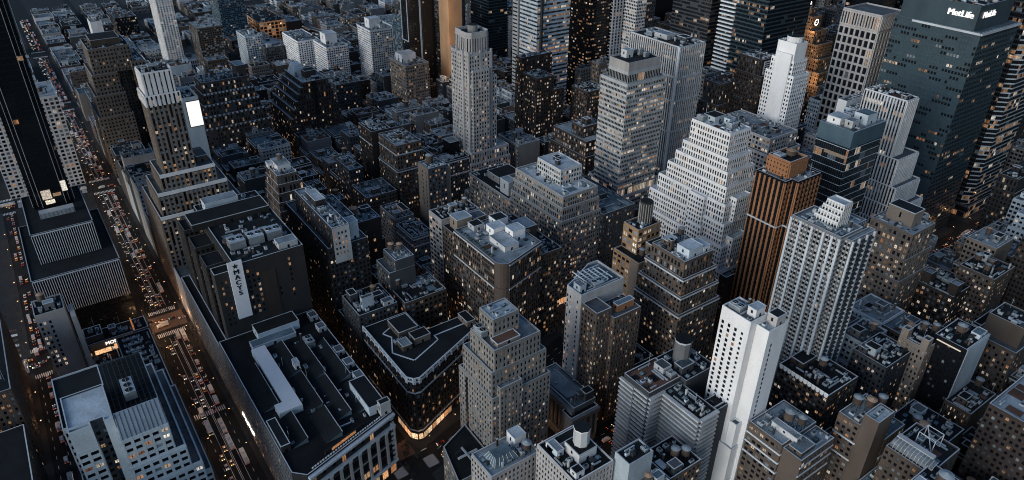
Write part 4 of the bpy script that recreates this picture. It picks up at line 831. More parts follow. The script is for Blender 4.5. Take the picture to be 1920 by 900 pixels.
H('office_tower', 'black tower with a bright vertical light line, top right', 'black tower with light line', 'glass', [((-527, -494, 722, 748), 0, 235, dict(roof='dark'))], cat='skyscraper', wall='black', lit=.06).add('light_line', (lambda q: (q.box(-527.2, -526, 721, 721.9, 20, 150, 'strip_light'), q)[-1])(MB()))
b = H('office_tower', 'black glass tower with thin bright mullion lines behind the gridded stone tower', 'black thin-lined tower', 'glass', [((-600, -530, 830, 890), 0, 270, dict(roof='dark'))], cat='skyscraper', wall='black', lit=.08)
m_ = MB()
for i in range(5): m_.box(-600+i*17, -599.4+i*17, 829.3, 829.95, 0, 260, 'metal_pale')
b.add('mullion_lines', m_)
H('office_tower', 'black tower with lit checkerboard windows squeezed left of the signed glass tower', 'black checkered tower', 'office', [((-510, -476, 779, 822), 0, 230, dict(roof='dark'))], cat='skyscraper', wall='black', lit=.35, bay=4, pw=1.6, flr=4.2, sh=1.8, bright=.5)
H('office_tower', 'grey tower with orange-lit floors showing behind the name signs, top right corner', 'grey top-right corner tower', 'ribbon', [((-440, -380, 860, 920), 0, 230, dict(roof='grey'))], cat='skyscraper', wall='grey', lit=.4, bright=.3)
b = H('apartment_tower', 'orange floodlit blank tower side behind the pale art deco tower', 'orange floodlit slab', 'blank', [((-836, -814, 385, 403), 0, 200, dict(roof='grey'))], cat='apartment tower', wall='ochre')  # wall colour carries some of the floodlit orange, besides the lamps
flood(b, [(-800, 374, z) for z in (70, 100, 130, 160, 190)], 2300)
H('office_tower', 'dark glass tower with horizontal bands right of the orange floodlit slab', 'dark banded glass tower', 'glass', [((-950, -905, 500, 530), 0, 190, dict(roof='dark'))], cat='skyscraper', wall='steel', lit=.05, sh=1.2)
H('office_tower', 'blue striped tower behind the top of the pale art deco tower', 'blue striped tower', 'ribbon', [((-1030, -987, 560, 590), 0, 170, dict(roof='grey'))], cat='skyscraper', wall='cool', lit=.06, sh=1.5)
H('office_tower', 'dim blue-grey office block right of the pale art deco tower crown', 'dim blue-grey block', 'office', [((-880, -820, 560, 600), 0, 140, dict(roof='grey')), ((-819.8, -770, 556, 592), 0, 96, dict(roof='dark'))], cat='skyscraper', wall='teal', lit=.16)
b = H('apartment_tower', 'black apartment tower with a white-framed panel and pale vertical strip', 'black tower with white frame', 'apart', [((-868, -850, 352, 368), 0, 150, dict(roof='dark')), ((-864, -845, 368.2, 384), 0, 148, dict(roof='dark'))], cat='apartment tower', wall='black', lit=.03, blind=.05)
m_ = MB()
for (x0, x1, z0, z1) in ((-867, -866.2, 96, 148), (-852, -851.2, 96, 148), (-867, -851.2, 147.4, 148.3), (-867, -851.2, 95.2, 96)): m_.box(x0, x1, 351.2, 351.9, z0, z1, 'coping_white')
m_.box(-849.9, -848.4, 366.4, 368, 0, 148, 'coping'); b.add('white_frame', m_)
# pale art deco tower with its base
b = H('office_tower', 'tall pale art deco tower with a notched shaft and open dark-topped crown', 'pale art deco tower', 'deco',
  [((-648, -601, 279, 323), 0, 50), ((-646, -602.5, 281, 322), 50, 60, dict(roof='pale')), ((-634, -606, 282, 306), 60, 150, dict(roof='pale')), ((-633.5, -614, 281, 281.9), 60, 150, dict(roof='pale')), ((-605.9, -603.5, 284, 301), 60, 136, dict(roof='pale')), ((-630, -606.5, 306.2, 311), 60, 128, dict(roof='pale'))], cat='skyscraper', wall='bone', lit=.38, blind=.12, bay=2.7, pw=1.25, sh=1.5, flr=3.55, bright=.55)
cr_ = [(-631, 284), (-623, 284), (-620, 282.6), (-611, 282.6), (-607.5, 286), (-607.5, 301), (-611, 305), (-631, 305)]
b.tier(cr_, 150, 166, roof='dark', wall='bone', bay=2.6, flr=14, pw=1.5, sh=4, lit=0, cop='coping', par=2.5)
m_ = MB(); m_.cyl(-620, 295, 166, 172, 4.5, 4.5, 'wall_stone', 12, ktop='roof_dark'); b.add('roof_drum', m_); b.clutter(-629, -612, 298, 304, 166, n=3, bulk=False, tanks=0)
m_ = MB()
for (x, y) in ((-634, 282), (-624.5, 281.4), (-615, 281.4), (-606, 282), (-606, 294), (-606, 305)): m_.box(x-.9, x+.5, y-.9, y+.7, 60, 153, 'wall_pale')
b.add('piers', m_)
b = H('loft_building', 'low dark loft with bright ribbon windows and a black cube below the art deco tower', 'low loft with black cube', 'loft', [((-668, -603, 252.5, 278.5), 0, 58, dict(roof='dark'))], wall='slate', lit=.5, bright=.9, bands=(57, 44)); b.bulkhead(-628, -616, 266, 276, 58, 12, 'black', 'pale'); b.bulkhead(-616, -606, 254, 264, 58, 1.5, 'pale', 'light')
b.clutter(-666, -630, 254, 276, 58, n=8, bulk=False)
b = H('loft_building', 'beige tower-like loft with slit windows and a dark tank, left of the grey stepped block', 'beige slit-windowed loft', 'loft', [((-558, -542, 203, 219), 0, 88, dict(roof='pale', face=lambda n: n.x > .5)), ((-556, -544, 219.2, 224), 0, 84, dict(wall='tan', bay=0))], wall='slate', lit=.4); m_ = MB(); m_.box(-558.3, -541.7, 202.2, 202.98, 40, 89, 'wall_tan'); b.add('south_wall', m_)
for j in range(9): b.wins.append((-550.5, 202.1, 84-j*3.6, 1, 0, 1.0, 2.2, 'w_dark')); b.wins.append((-545, 202.1, 84-j*3.6, 1, 0, .8, 2.0, 'w_dark'))
b.tank(-551, 209, 88, 3, 6, 2)
H('loft_building', 'tall slab with a wholly blank dark brick wall, centre left', 'blank dark brick slab', 'loft', [((-672, -645, 203, 222), 0, 84, dict(roof='dark', face=lambda n: n.x < .5, cop='coping'))], wall='brick', lit=.2, bands=(72,), clut=dict(n=4, tanks=0))
H('loft_building', 'brown loft with a corniced top storey beside the blank dark slab', 'corniced brown loft', 'loft', [((-640, -603, 206, 232), 0, 62, dict(roof='dark')), ((-639, -605, 207, 231), 62, 84, dict(roof='pale'))], wall='brown', lit=.3, bands=(61, 76), clut=dict(n=6))
H('loft_building', 'flat pale-roofed loft low in front of the blank dark slab', 'flat pale-roofed loft', 'loft', [((-630, -600, 173.5, 202), 0, 46, dict(roof='blue'))], wall='brown', lit=.25, clut=dict(n=10))
H('loft_building', 'narrow lit-windowed loft step left of the flat pale-roofed loft', 'narrow step loft', 'loft', [((-660, -631, 173.5, 186), 0, 60, dict(roof='blue'))], wall='slate', lit=.4, clut=dict(n=3))
H('loft_building', 'loft with an ornate cornice and orange roof terrace', 'orange-terraced loft', 'loft', [((-574, -546, 173.5, 190), 0, 50, dict(roof='rust'))], wall='grey', lit=.15, clut=dict(n=9)).bulkhead(-566, -552, 184, 189, 50, 3, 'ochre', 'dark')
H('loft_building', 'grey stone loft with a heavy cornice and white pipes on the roof', 'heavy-corniced stone loft', 'loft', [((-545, -517, 173.5, 191), 0, 47, dict(roof='dark'))], wall='grey', lit=.12, bands=(46, 40), clut=dict(n=9))
H('loft_building', 'long loft terrace with two rows of bright windows left of the grey banded tower', 'long bright-windowed loft', 'loft', [((-592, -537, 362, 374), 0, 60), ((-588, -540, 364, 395), 60, 74, dict(roof='pale')), ((-566, -550, 368, 390), 74, 84, dict(roof='pale'))], wall='brick', lit=.65, bright=.8, bay=3, clut=dict(n=3))
H('office_tower', 'dark brown tower with a blank beige flank right of the art deco tower', 'brown tower with beige flank', 'loft', [((-650, -640, 363, 400), 0, 126), ((-639.8, -616, 364, 384), 0, 112), ((-640, -614, 384.2, 396), 0, 98)], cat='skyscraper', wall='brick', lit=.42, bright=.7, clut=dict(n=4))
H('loft_building', 'dark loft with bright small windows below the orange-dotted black tower', 'dark loft of bright windows', 'loft', [((-622, -597, 412, 437), 0, 95, dict(roof='dark'))], wall='brick', lit=.5, bright=.6, clut=dict(n=6, tanks=1))
H('loft_building', 'pale narrow loft with a flat white cap left of the grey banded tower', 'pale narrow capped loft', 'office', [((-612, -585, 440, 462), 0, 104, dict(roof='light'))], wall='bone', lit=.15, clut=dict(n=3))
T = []
for i in range(6): T.append(((-835+i*3, -769-i*.15, 173.5+i*3.2, 226-i*2.0), (0, 62, 71, 79, 86, 92)[i], (62, 71, 79, 86, 92, 97)[i], dict(cop='coping_white', roof='pale')))
b = H('loft_building', 'brown twin-winged loft with white stair-stepped flank and pitched pale roof shed', 'white-stepped twin-winged loft', 'loft', T, wall='brick', lit=.25, blind=.2)
m_ = MB(); m_.hexa([(-816, 191, 97), (-796, 191, 97), (-796, 204, 97), (-816, 204, 97), (-812, 194, 107), (-800, 194, 107), (-800, 201, 107), (-812, 201, 107)], 'roof_light'); b.add('pitched_roof', m_); m_ = MB(); m_.box(-769.5, -768.9, 199, 203, 0, 97.5, 'wall_black'); b.add('recess_shade', m_); b.bulkhead(-794, -784, 198, 210, 97, 7, 'brick', 'dark'); b.clutter(-782, -772, 192, 214, 97, n=6)  # black strip between the wings stands in for a shaded gap
# far left and middle distance apartment blocks
def far(name, label, ref, x0, x1, y0, y1, z, style='apart', **kw):
    return H(name, label, ref, style, [((x0, x1, y0, y1), 0, z, dict(roof=kw.pop('roof', 'pale')))], cat='apartment building', clut=dict(n=4, tanks=1), **kw)
far('apartment_tower', 'tall white gridded apartment tower cut by the top edge, upper left', 'tall white gridded tower', -1260, -1212, 148, 170, 125, wall='white', bay=4, pw=1.7, lit=.25)
far('apartment_building', 'white apartment block with a square bulkhead right of the terraced loft', 'white block with square bulkhead', -1100, -1040, 282, 312, 62, wall='white', bay=3.4, pw=1.5)
far('apartment_building', 'white-sided apartment slab with a blank pale end, upper left', 'white slab with blank end', -1150, -1108, 233, 256, 60, wall='cool')
far('apartment_building', 'small white block with a narrow blank side behind the terraced loft', 'small white narrow block', -1010, -985, 160, 178, 52, wall='white')
far('apartment_building', 'white balconied tower with a pale water house, upper centre left', 'white balconied tower', -1000, -960, 352, 384, 84, wall='white', pw=1.3).bulkhead(-988, -974, 358, 374, 84, 12, 'white', 'light')
far('apartment_building', 'white apartment block in two steps right of the square-bulkhead block', 'two-step white block', -1030, -985, 300, 330, 64, wall='white').bulkhead(-1018, -1000, 306, 322, 64, 14, 'white', 'light')
far('apartment_tower', 'dark tower with white chequered panels, top left of centre', 'white-chequered dark tower', -965, -940, 392, 418, 118, wall='slate', lit=.04, blind=.4)
far('loft_building', 'orange-brown lit loft topped by white boxy penthouses', 'orange loft with white penthouses', -846, -806, 322, 352, 82, style='loft', wall='tan', lit=.5, bright=.2).bulkhead(-838, -822, 326, 344, 82, 9, 'white', 'light')
far('loft_building', 'dark loft with a white mansard roof house, left of the orange loft', 'dark loft with white mansard', -880, -850, 255, 285, 60, style='loft', wall='slate', lit=.15)
far('apartment_tower', 'teal-grey apartment tower behind the orange loft', 'teal-grey tower', -935, -905, 372, 400, 108, wall='teal', blind=.3)
fw_ = far('warehouse', 'long orange floodlit warehouse by the tunnel ramps, upper left', 'orange floodlit warehouse', -1395, -1305, 312, 356, 28, style='office', wall='ochre', bay=6, pw=1.6, flr=5, sh=1.4, lit=.15, roof='dark'); flood(fw_, [(-1292, y, 20) for y in (316, 334, 352)]+[(-1340, 300, 20), (-1375, 300, 20)], 1300)  # ochre walls take on part of the orange lighting as colour
far('office_building', 'low dark building with a bright pale flat roof, upper left', 'pale flat-roofed dark building', -1060, -1010, 22, 60, 38, style='ribbon', wall='slate', lit=.03)
far('apartment_building', 'white blank-walled tower standing alone by the tracks, upper left', 'lone white blank tower', -1330, -1300, 70, 85, 62, style='blank', wall='white')
far('office_building', 'black cube-like building by the rail cuts, upper left', 'black cube building', -1480, -1425, 118, 150, 36, style='office', wall='black', roof='grey')
far('apartment_tower', 'grey-blue apartment tower cut by the top edge, left of the orange warehouse', 'grey-blue top-edge tower', -1340, -1290, 250, 290, 95, wall='teal', blind=.3)
far('apartment_tower', 'brown brick apartment block right of the tall white gridded tower', 'brown brick apartment block', -1210, -1165, 185, 220, 66, wall='brown', lit=.08)
far('apartment_building', 'long pale blue-grey apartment wall at the top, left of the dark towers', 'long blue-grey apartment wall', -1140, -1060, 440, 470, 55, wall='cool')
far('apartment_tower', 'dark brown tower with a white flat top, top centre', 'dark tower with white top', -925, -890, 420, 450, 125, wall='brick', lit=.05, roof='light')
far('apartment_tower', 'grey slab with an orange blank flank beside the white-topped dark tower', 'grey slab with orange flank', -960, -932, 452, 480, 118, wall='grey', lit=.05)

# ------------------------------------------------------------------ right side: lofts east of the straight avenue
H('loft_building', 'tall tan loft speckled with lit windows and a square beige bulkhead, right', 'tan speckled loft', 'loft', [((-300, -262, 402, 440), 0, 62), ((-297, -263, 403, 436), 62, 78), ((-293, -264, 404, 432), 78, 97, dict(roof='pale'))], wall='tan', lit=.42, bright=.75, bay=3.3, pw=1.5, sh=1.9).bulkhead(-288, -270, 412, 424, 97, 11, 'tan', 'dark')
b = H('loft_building', 'brown loft with two corner towers and many bright windows, right', 'twin-cornered brown loft', 'loft', [((-262, -238, 432, 462), 0, 52, dict(roof='dark'))], wall='brick', lit=.45, bright=.8, bay=3); b.tier((-262, -256, 434, 442), 52, 60, wall='brick', roof='pale', bay=0); b.tier((-244, -238, 434, 442), 52, 60, wall='brick', roof='pale', bay=0); b.cooler(-254, -248, 446, 452, 52, 2.5, 2)
H('loft_building', 'brown loft with ribbon windows and rusty tanks behind the twin-cornered loft', 'brown rusty-tanked loft', 'loft', [((-249, -226, 455, 484), 0, 64, dict(roof='dark'))], wall='brown', lit=.45, bright=.7, clut=dict(n=4, tanks=3))
b = H('loft_building', 'dark loft crowned with pale ornamental arches along its parapet', 'arch-crowned dark loft', 'loft', [((-256, -224, 268, 296), 0, 60, dict(roof='dark'))], wall='brick', lit=.33, bright=.3, bay=2.4, pw=.8)
m_ = MB()
for i in range(12):
    x = -255+i*2.6
    for q in range(6):
        a0, a1 = math.pi*q/6, math.pi*(q+1)/6
        m_.face([(x+1.3-1.2*math.cos(a0), 267.3, 61-1.6*math.sin(a0)), (x+1.3-1.2*math.cos(a1), 267.3, 61-1.6*math.sin(a1)), (x+1.3-1.2*math.cos(a1), 267.3, 62.6), (x+1.3-1.2*math.cos(a0), 267.3, 62.6)], 'coping_white')
b.add('arched_parapet', m_); b.tank(-240, 285, 60, 2.2, 4, 4); b.bulkhead(-254, -246, 276, 288, 60, 4, 'brick', 'dark')
H('loft_building', 'dark loft with a white-walled tank house on a blue-grey roof', 'loft with white tank house', 'loft', [((-240, -219, 316, 344), 0, 60, dict(roof='dark'))], wall='slate', lit=.25, clut=dict(n=4)).bulkhead(-236, -229, 320, 326, 60, 5, 'cool', 'dark')
b = H('loft_building', 'buff loft with twin square corner turrets and rows of lit windows', 'twin-turreted buff loft', 'loft', [((-228, -212, 342, 368), 0, 66, dict(roof='dark'))], wall='tan', lit=.5, bright=.8, bay=2.4); b.tier((-228, -224, 342, 347), 66.9, 72, wall='tan', roof='grey', bay=0); b.tier((-216, -212, 342, 347), 66.9, 72, wall='tan', roof='grey', bay=0); b.tank(-222, 356, 66, 2, 4, 4); b.tank(-217.5, 360, 66, 2, 4, 4)
b = H('office_building', 'black-fronted building with one thin white light line across its top', 'black building with light line', 'loft', [((-214, -196, 352, 378), 0, 72, dict(roof='dark'))], wall='black', lit=.03); m_ = MB(); m_.box(-212, -198.5, 351.2, 351.7, 70, 70.5, 'strip_light'); b.add('light_line', m_); m_ = MB(); m_.box(-195.9, -195.4, 352.5, 378, 2, 73, 'wall_cool'); b.add('pale_flank', m_); b.tank(-206, 364, 72, 2.6, 4, 3); b.bulkhead(-202, -197, 368, 376, 72, 3, 'cool', 'blue'); b.clutter(-213, -203, 366, 377, 72, n=6, bulk=False)
H('loft_building', 'broad brown loft with a windowless brick penthouse wall, right edge', 'broad loft with brick penthouse', 'loft', [((-212, -186, 404, 436), 0, 52, dict(roof='grey')), ((-209, -188, 410, 430), 52, 66, dict(bay=0, roof='dark'))], wall='brown', lit=.35)
b = H('loft_building', 'brown loft with a blank brick tower and cluster of water tanks, lower right', 'loft with tank cluster', 'loft', [((-212, -200, 258, 282), 0, 64, dict(roof='pale')), ((-199.8, -192, 258, 272), 0, 72, dict(roof='light', bay=0)), ((-199.8, -192, 272.2, 292), 0, 52, dict(roof='blue'))], wall='brown', lit=.35, blind=.3, bands=(40, 52)); b.tank(-209, 268, 64, 2.4, 4, 4); b.tank(-204, 272, 64, 2.4, 4, 4, True); b.tank(-202, 279, 64, 2.2, 4, 4)
H('loft_building', 'small lit brown building with a boxy black rooftop shed, right', 'small lit brown building', 'loft', [((-196, -181, 350, 380), 0, 36, dict(roof='dark'))], wall='brown', lit=.55, bright=.7, bay=2, clut=dict(n=6))
b = H('loft_building', 'low black-roofed block with two disc-like tank tops, lower right', 'low black block with tank discs', 'loft', [((-205, -176, 296, 330), 0, 40, dict(roof='dark'))], wall='soot', lit=.1); b.tank(-194, 312, 40, 2.4, 3, 3); b.tank(-189, 310, 40, 2.6, 3, 3, True); b.bulkhead(-201, -195, 318, 325, 40, 4, 'cool', 'grey')
b = H('loft_building', 'brown loft with a curved greenhouse skylight along its roof edge, bottom right', 'loft with curved greenhouse', 'loft', [((-185, -163, 256, 284), 0, 64, dict(roof='dark'))], wall='brown', lit=.25)
m_ = MB()
for i in range(12):
    x0 = -184+i*1.72
    for q in range(5):
        a0, a1 = math.pi/2*q/5, math.pi/2*(q+1)/5
        m_.face([(x0, 262-5.2*math.cos(a0), 64+4.5*math.sin(a0)), (x0+1.55, 262-5.2*math.cos(a0), 64+4.5*math.sin(a0)), (x0+1.55, 262-5.2*math.cos(a1), 64+4.5*math.sin(a1)), (x0, 262-5.2*math.cos(a1), 64+4.5*math.sin(a1))], 'roof_pale' if q > 1 else 'w_dark')
    m_.tube((x0+1.63, 262-5.3, 64.2), (x0+1.63, 262-3.6, 67.6), .12, 'coping_white'); m_.tube((x0+1.63, 262-3.6, 67.6), (x0+1.63, 262, 68.7), .12, 'coping_white')
b.add('greenhouse', m_); m_ = MB(); m_.box(-184, -166, 262.1, 265, 64, 69, 'wall_pale'); b.add('greenhouse_wall', m_)
m_ = MB()
for (p, q) in (((-178, 270, 64), (-178, 270, 72)), ((-170, 270, 64), (-170, 270, 72)), ((-178, 278, 64), (-178, 278, 72)), ((-170, 278, 64), (-170, 278, 72)), ((-178, 270, 72), (-170, 270, 72)), ((-170, 270, 72), (-170, 278, 72)), ((-170, 278, 72), (-178, 278, 72)), ((-178, 278, 72), (-178, 270, 72)), ((-178, 270, 72), (-170, 278, 64)), ((-178, 278, 72), (-170, 270, 64))): m_.tube(p, q, .2, 'coping')
b.add('steel_frame', m_)
b = H('loft_building', 'buff loft with paired windows, white stepped roof and two water tanks, bottom', 'buff loft with white stepped roof', 'loft', [((-236, -216, 218, 246), 0, 60, dict(roof='pale')), ((-215.8, -205, 219, 246), 0, 58, dict(roof='pale', face=lambda n: n.x > .5))], wall='brown', lit=.4, bright=.8, blind=.2, bay=3.6, bands=(54, 48, 41)); b.tank(-224, 233, 60, 2.6, 5, 4); b.tank(-218.5, 236, 60, 2.2, 4, 4); b.bulkhead(-228, -213, 225, 229, 60, 3.5, 'white', 'light'); b.bulkhead(-214, -207, 221, 232, 58, 3, 'brown', 'pale')
b = H('loft_building', 'brown loft with two pale round water tanks beside the white hotel tower', 'loft with two pale tanks', 'loft', [((-258, -238, 164, 186), 0, 50, dict(roof='dark'))], wall='brown', lit=.4, bright=.85, bay=3.2); b.tank(-247, 176, 50, 2.2, 4, 3); b.tank(-244, 180.5, 50, 2.2, 4, 3); b.bulkhead(-244, -239, 167, 173, 50, 5, 'slate', 'grey')
b = H('office_building', 'pale stone office block with white stepped penthouse and round-topped shaft, bottom centre', 'pale block with octagon shaft', 'office', [((-284, -255, 117, 141), 0, 62, dict(roof='dark', cop='coping_white'))], wall='bone', lit=.12, blind=.35, bay=2.2); b.bulkhead(-281, -276, 120, 138, 62, 3, 'white', 'dark'); b.bulkhead(-274, -263, 126, 137, 62, 6, 'white', 'dark'); b.bulkhead(-261, -256.5, 119, 124, 62, 4, 'white', 'dark'); m_ = MB(); m_.cyl(-269, 132, 68.3, 78, 4, 4, 'wall_pale', 8, ktop='roof_dark'); m_.cyl(-269, 132, 78, 78.6, 4.3, 4.3, 'coping_white', 8, ktop='roof_dark'); b.add('octagon_shaft', m_); b.bulkhead(-280, -272, 120, 124, 62, 4, 'cool', 'pale')
b = H('office_building', 'white-topped block with a steel-framed glass roof at the bottom edge', 'block with framed glass roof', 'office', [((-305, -287, 92, 121), 0, 52, dict(roof='pale'))], wall='bone', lit=.2); m_ = MB()
m_.hexa([(-300, 96, 53), (-290, 96, 53), (-290, 110, 53), (-300, 110, 53), (-298, 98, 57), (-292, 98, 57), (-292, 108, 57), (-298, 108, 57)], 'roof_blue')
for i in range(6): m_.tube((-300+i*2, 96, 53.2), (-298+i*1.2, 98, 57.1), .12, 'coping_white'); m_.tube((-290, 96+i*2.8, 53.2), (-292, 98+i*2, 57.1), .12, 'coping_white')
b.add('glass_roof', m_); b.bulkhead(-303, -296, 112, 119, 52, 7, 'white', 'light'); b.tank(-291, 116, 52, 2.2, 3.6, 3); b.cooler(-295, -289, 111.5, 113.5, 52, 3, 2)
b = H('loft_building', 'grey boxy building with a square black roof, bottom centre', 'grey box with square black roof', 'blank', [((-256, -246, 142.5, 158), 0, 66, dict(roof='dark')), ((-245.8, -236, 146, 162), 0, 52, dict(roof='grey'))], wall='cool', clut=dict(n=6))
H('loft_building', 'dark many-windowed loft wall at the right edge', 'dark right-edge loft', 'loft', [((-168, -140, 318, 372), 0, 72, dict(roof='pale'))], wall='brick', lit=.18, clut=dict(n=5))
b = H('loft_building', 'white-parapeted roof with one big wooden water tank, lower right corner', 'corner roof with big tank', 'loft', [((-166, -146, 236, 262), 0, 66, dict(roof='dark', cop='coping_white'))], wall='slate', lit=.1); b.tank(-156, 252, 66, 3.2, 5, 3); b.bulkhead(-164, -158, 240, 246, 66, 4, 'white', 'light'); b.bulkhead(-156, -150, 240, 245, 66, 3, 'white', 'light')
H('loft_building', 'low building with white roof pipes in front of the ribbed apartment tower', 'low roof of white pipes', 'loft', [((-300, -272, 268, 290), 0, 34, dict(roof='grey', cop='coping'))], wall='slate', lit=.1, clut=dict(n=12))
# ------------------------------------------------------------------ the rest of each block: individual loft and row buildings on their lots
def inframe(x0, x1, y0, y1, z, m=40):
    ps = [proj(x, y, zz) for x in (x0, x1) for y in (y0, y1) for zz in (0, z)]
    ps = [p for p in ps if p[2] > 5]
    if not ps: return False
    return max(p[0] for p in ps) > -m and min(p[0] for p in ps) < 1920+m and max(p[1] for p in ps) > -m and min(p[1] for p in ps) < 900+m
def vis_points():
    out = []
    for b in HEROES:
        x0, x1, y0, y1, zt = b.bb; f = getattr(b, 'vis', .42)
        for (x, y) in ((x1, y0), ((x0+x1)/2, y0), (x1, (y0+y1)/2), (x0, y0), (x1, y1)): out.append((x, y, max(18, zt*f)))
    for (x, y) in [(-585, -82), (-600, 0), (-570, 4), (-859, 0), (-859, -82)]: out.append((x, y, 0.5))
    for k in range(20): out.append((-345-k*60, 0, 1.0))
    for y in range(100, 190, 15): out.append((bway(y), y, .5))
    for y in (150, 165, 180): out.append((-311, y, .5))
    for y in range(470, 640, 20): out.append((-311, y, 1))
    return out
VIS = vis_points()
def cap(x0, x1, y0, y1, h):
    for (px, py, pz) in VIS:
        dx, dy, dz = px-CAM.x, py-CAM.y, pz-CAM.z; t0, t1 = 0.0, 0.985
        ok = True
        for (o, d, a, c) in ((CAM.x, dx, x0, x1), (CAM.y, dy, y0, y1)):
            if abs(d) < 1e-6:
                if not a <= o <= c: ok = False
                continue
            u, v = (a-o)/d, (c-o)/d
            if u > v: u, v = v, u
            t0, t1 = max(t0, u), min(t1, v)
        if ok and t0 < t1: h = min(h, CAM.z+dz*t1-.5)
    return h
def zone(x, y):
    """typical heights (low, high) for a part of town"""
    if x < AVE[9]: return (9, 17) if y < 420 else (10, 26)
    if x < AVE[8]: return (16, 48) if y < 560 else (25, 90)
    if x < AVE[7]: return (34, 62) if y < 480 else (45, 110)
    if x < AVE[6]: return (38, 66) if y < 480 else (50, 120)
    return (34, 62) if y < 500 else (40, 90)
FILL = []; MINPX = 2
HB = [b.bb for b in HEROES]
def free_spans(x0, x1, y0, y1):
    sp = [(x0, x1)]
    for (a, c, d, e, _) in HB:
        if e > y0+2 and d < y1-2:
            n = []
            for (u, v) in sp:
                if c <= u or a >= v: n.append((u, v)); continue
                if a-u > 4: n.append((u, a-.4))
                if v-c > 4: n.append((c+.4, v))
            sp = n
    return sp
WCOL = ['soot', 'brick', 'brick', 'brown', 'brown', 'slate', 'slate', 'tan', 'stone', 'grey', 'bone', 'cool']
WWORD = dict(soot='sooty', brick='dark brick', brown='brown', slate='slate grey', tan='tan', stone='stone', grey='grey', bone='pale', cool='blue-grey', white='white')
RWORD = dict(dark='black roof', grey='grey roof', pale='pale roof', light='white roof', rust='rusty roof', blue='bluish roof')
fr = random.Random(77)
def lot(x0, x1, y0, y1, row):
    if x1-x0 < 5 or y1-y0 < 6: return
    if not inframe(x0, x1, y0, y1, 60): return
    lo, hi = zone((x0+x1)/2, (y0+y1)/2)
    h = fr.uniform(lo, hi)
    if x1-x0 < 9: h = min(h, lo+8)
    h2 = cap(x0-.5, x1+.5, y0-.5, y1+.5, h)
    h = max(7.5, h2)
    wall = fr.choice(WCOL) if x0 > AVE[9] else fr.choice(WCOL+['tan', 'white', 'pale' if False else 'bone'])
    roof = fr.choice(['dark', 'dark', 'grey', 'pale', 'pale', 'blue', 'blue', 'rust']) if x0 > AVE[9] else fr.choice(['dark', 'grey', 'pale', 'light', 'blue'])
    far_ = math.dist((x0, y0), (CAM.x, CAM.y)) > 900
    name = 'loft_building' if h > 24 else 'row_building'
    b = Building(name, None, 'building', 'loft', 'lofts and row buildings filling the blocks', wall=wall, lit=fr.choice((.02, .04, .08, .14, .22, .34)), blind=fr.uniform(.05, .35), bright=fr.uniform(.2, .9),
                 bay=fr.uniform(2.2, 3.4), flr=fr.uniform(3.3, 4.0), pw=fr.uniform(1.0, 1.6), sh=fr.uniform(1.7, 2.2))
    b.info = dict(wall=wall, roof=roof, h=h, w=x1-x0)
    flank = fr.random() < .55                        # party walls to the side are blank
    fc = (lambda n: abs(n.x) < .5) if flank else None
    if h > 38 and x1-x0 > 14 and fr.random() < .5:
        h1 = h*fr.uniform(.68, .85); b.tier((x0, x1, y0, y1), 0, h1, roof=roof, face=fc, bands=(h1-1,) if fr.random() < .5 else ())
        s_ = (2.0, 3.0) if row == 'S' else (-3.0, -2.0)
        ya, yb = (y0+2.5, y1-.2) if row == 'S' else (y0+.2, y1-2.5)
        b.tier((x0+1.5, x1-1.5, ya, yb), h1, h, roof=roof, face=fc); q = (x0+1.5, x1-1.5, ya, yb)
    else:
        b.tier((x0, x1, y0, y1), 0, h, roof=roof, face=fc, cop=fr.choice(('coping', 'coping', 'coping_white', 'coping_white')), bands=(h-1.2,) if fr.random() < .4 else ()); q = (x0, x1, y0, y1)
    n = 0 if far_ and fr.random() < .3 else (2 if far_ else fr.randint(3, 7)); tk = (1 if fr.random() < .4 else 0) if h > 20 else 0
    b.clutter(*q, h, n=n, tanks=tk); b.info['tank'] = tk
    b.cx, b.cy = (x0+x1)/2, (y0+y1)/2; b.hgt = h; FILL.append(b)
def fill_row(x0, x1, y0, y1, row):
    for (u, v) in free_spans(x0, x1, y0, y1):
        x = v
        while x-u > 5:
            far_ = x < AVE[9]
            wd = fr.uniform(10, 26) if not far_ else fr.uniform(12, 34)
            if x-wd-u < 7: wd = x-u
            dep = fr.uniform(0, 5) if wd < 30 else 0
            ya, yb = (y0, y1-dep) if row == 'S' else (y0+dep, y1)
            yl = [(a, c, d, e) for (a, c, d, e, _) in HB if c > x-wd and a < x and e > ya and d < yb]
            for (a, c, d, e) in yl:                # trim against a neighbour that reaches a little into the row
                if d > (ya+yb)/2: yb = min(yb, d-.3)
                else: ya = max(ya, e+.3)
            lot(x-wd+.12, x-.12, ya, yb, row); x -= wd
for k in range(33, 52):
    ya, yb = YS(k), YN(k); ym = (ya+yb)/2
    for (a, c) in ((6, 5), (7, 6), (8, 7), (9, 8), (10, 9), (11, 10)):
        if k == 33 and a in (6, 7, 8): continue
        if k == 33: continue
        xw, xe = AVE[a]+15, AVE[c]-15
        segs = [(xw, xe)]
        if a == 7 and k < 45: segs = [(xw, bway(yb)-13), (bway(ya)+13, xe)]
        if a >= 10 and 36 <= k <= 41: segs = [(xw, xw+130), (xe-100, xe)] if k % 2 else [(xe-90, xe), (xw, xw+60)]      # tunnel ramps stay open
        for (u, v) in segs:
            if v-u < 8: continue
            fill_row(u, v, ya, ym-1.2, 'S'); fill_row(u, v, ym+1.2, yb, 'N')
# south side of the wide street, beyond the black slab
fill_row(AVE[9]+15, -935, -72, -18, 'S'); fill_row(AVE[10]+15, AVE[9]-15, -70, -18, 'S'); fill_row(AVE[11]+15, AVE[10]-15, -70, -18, 'S')

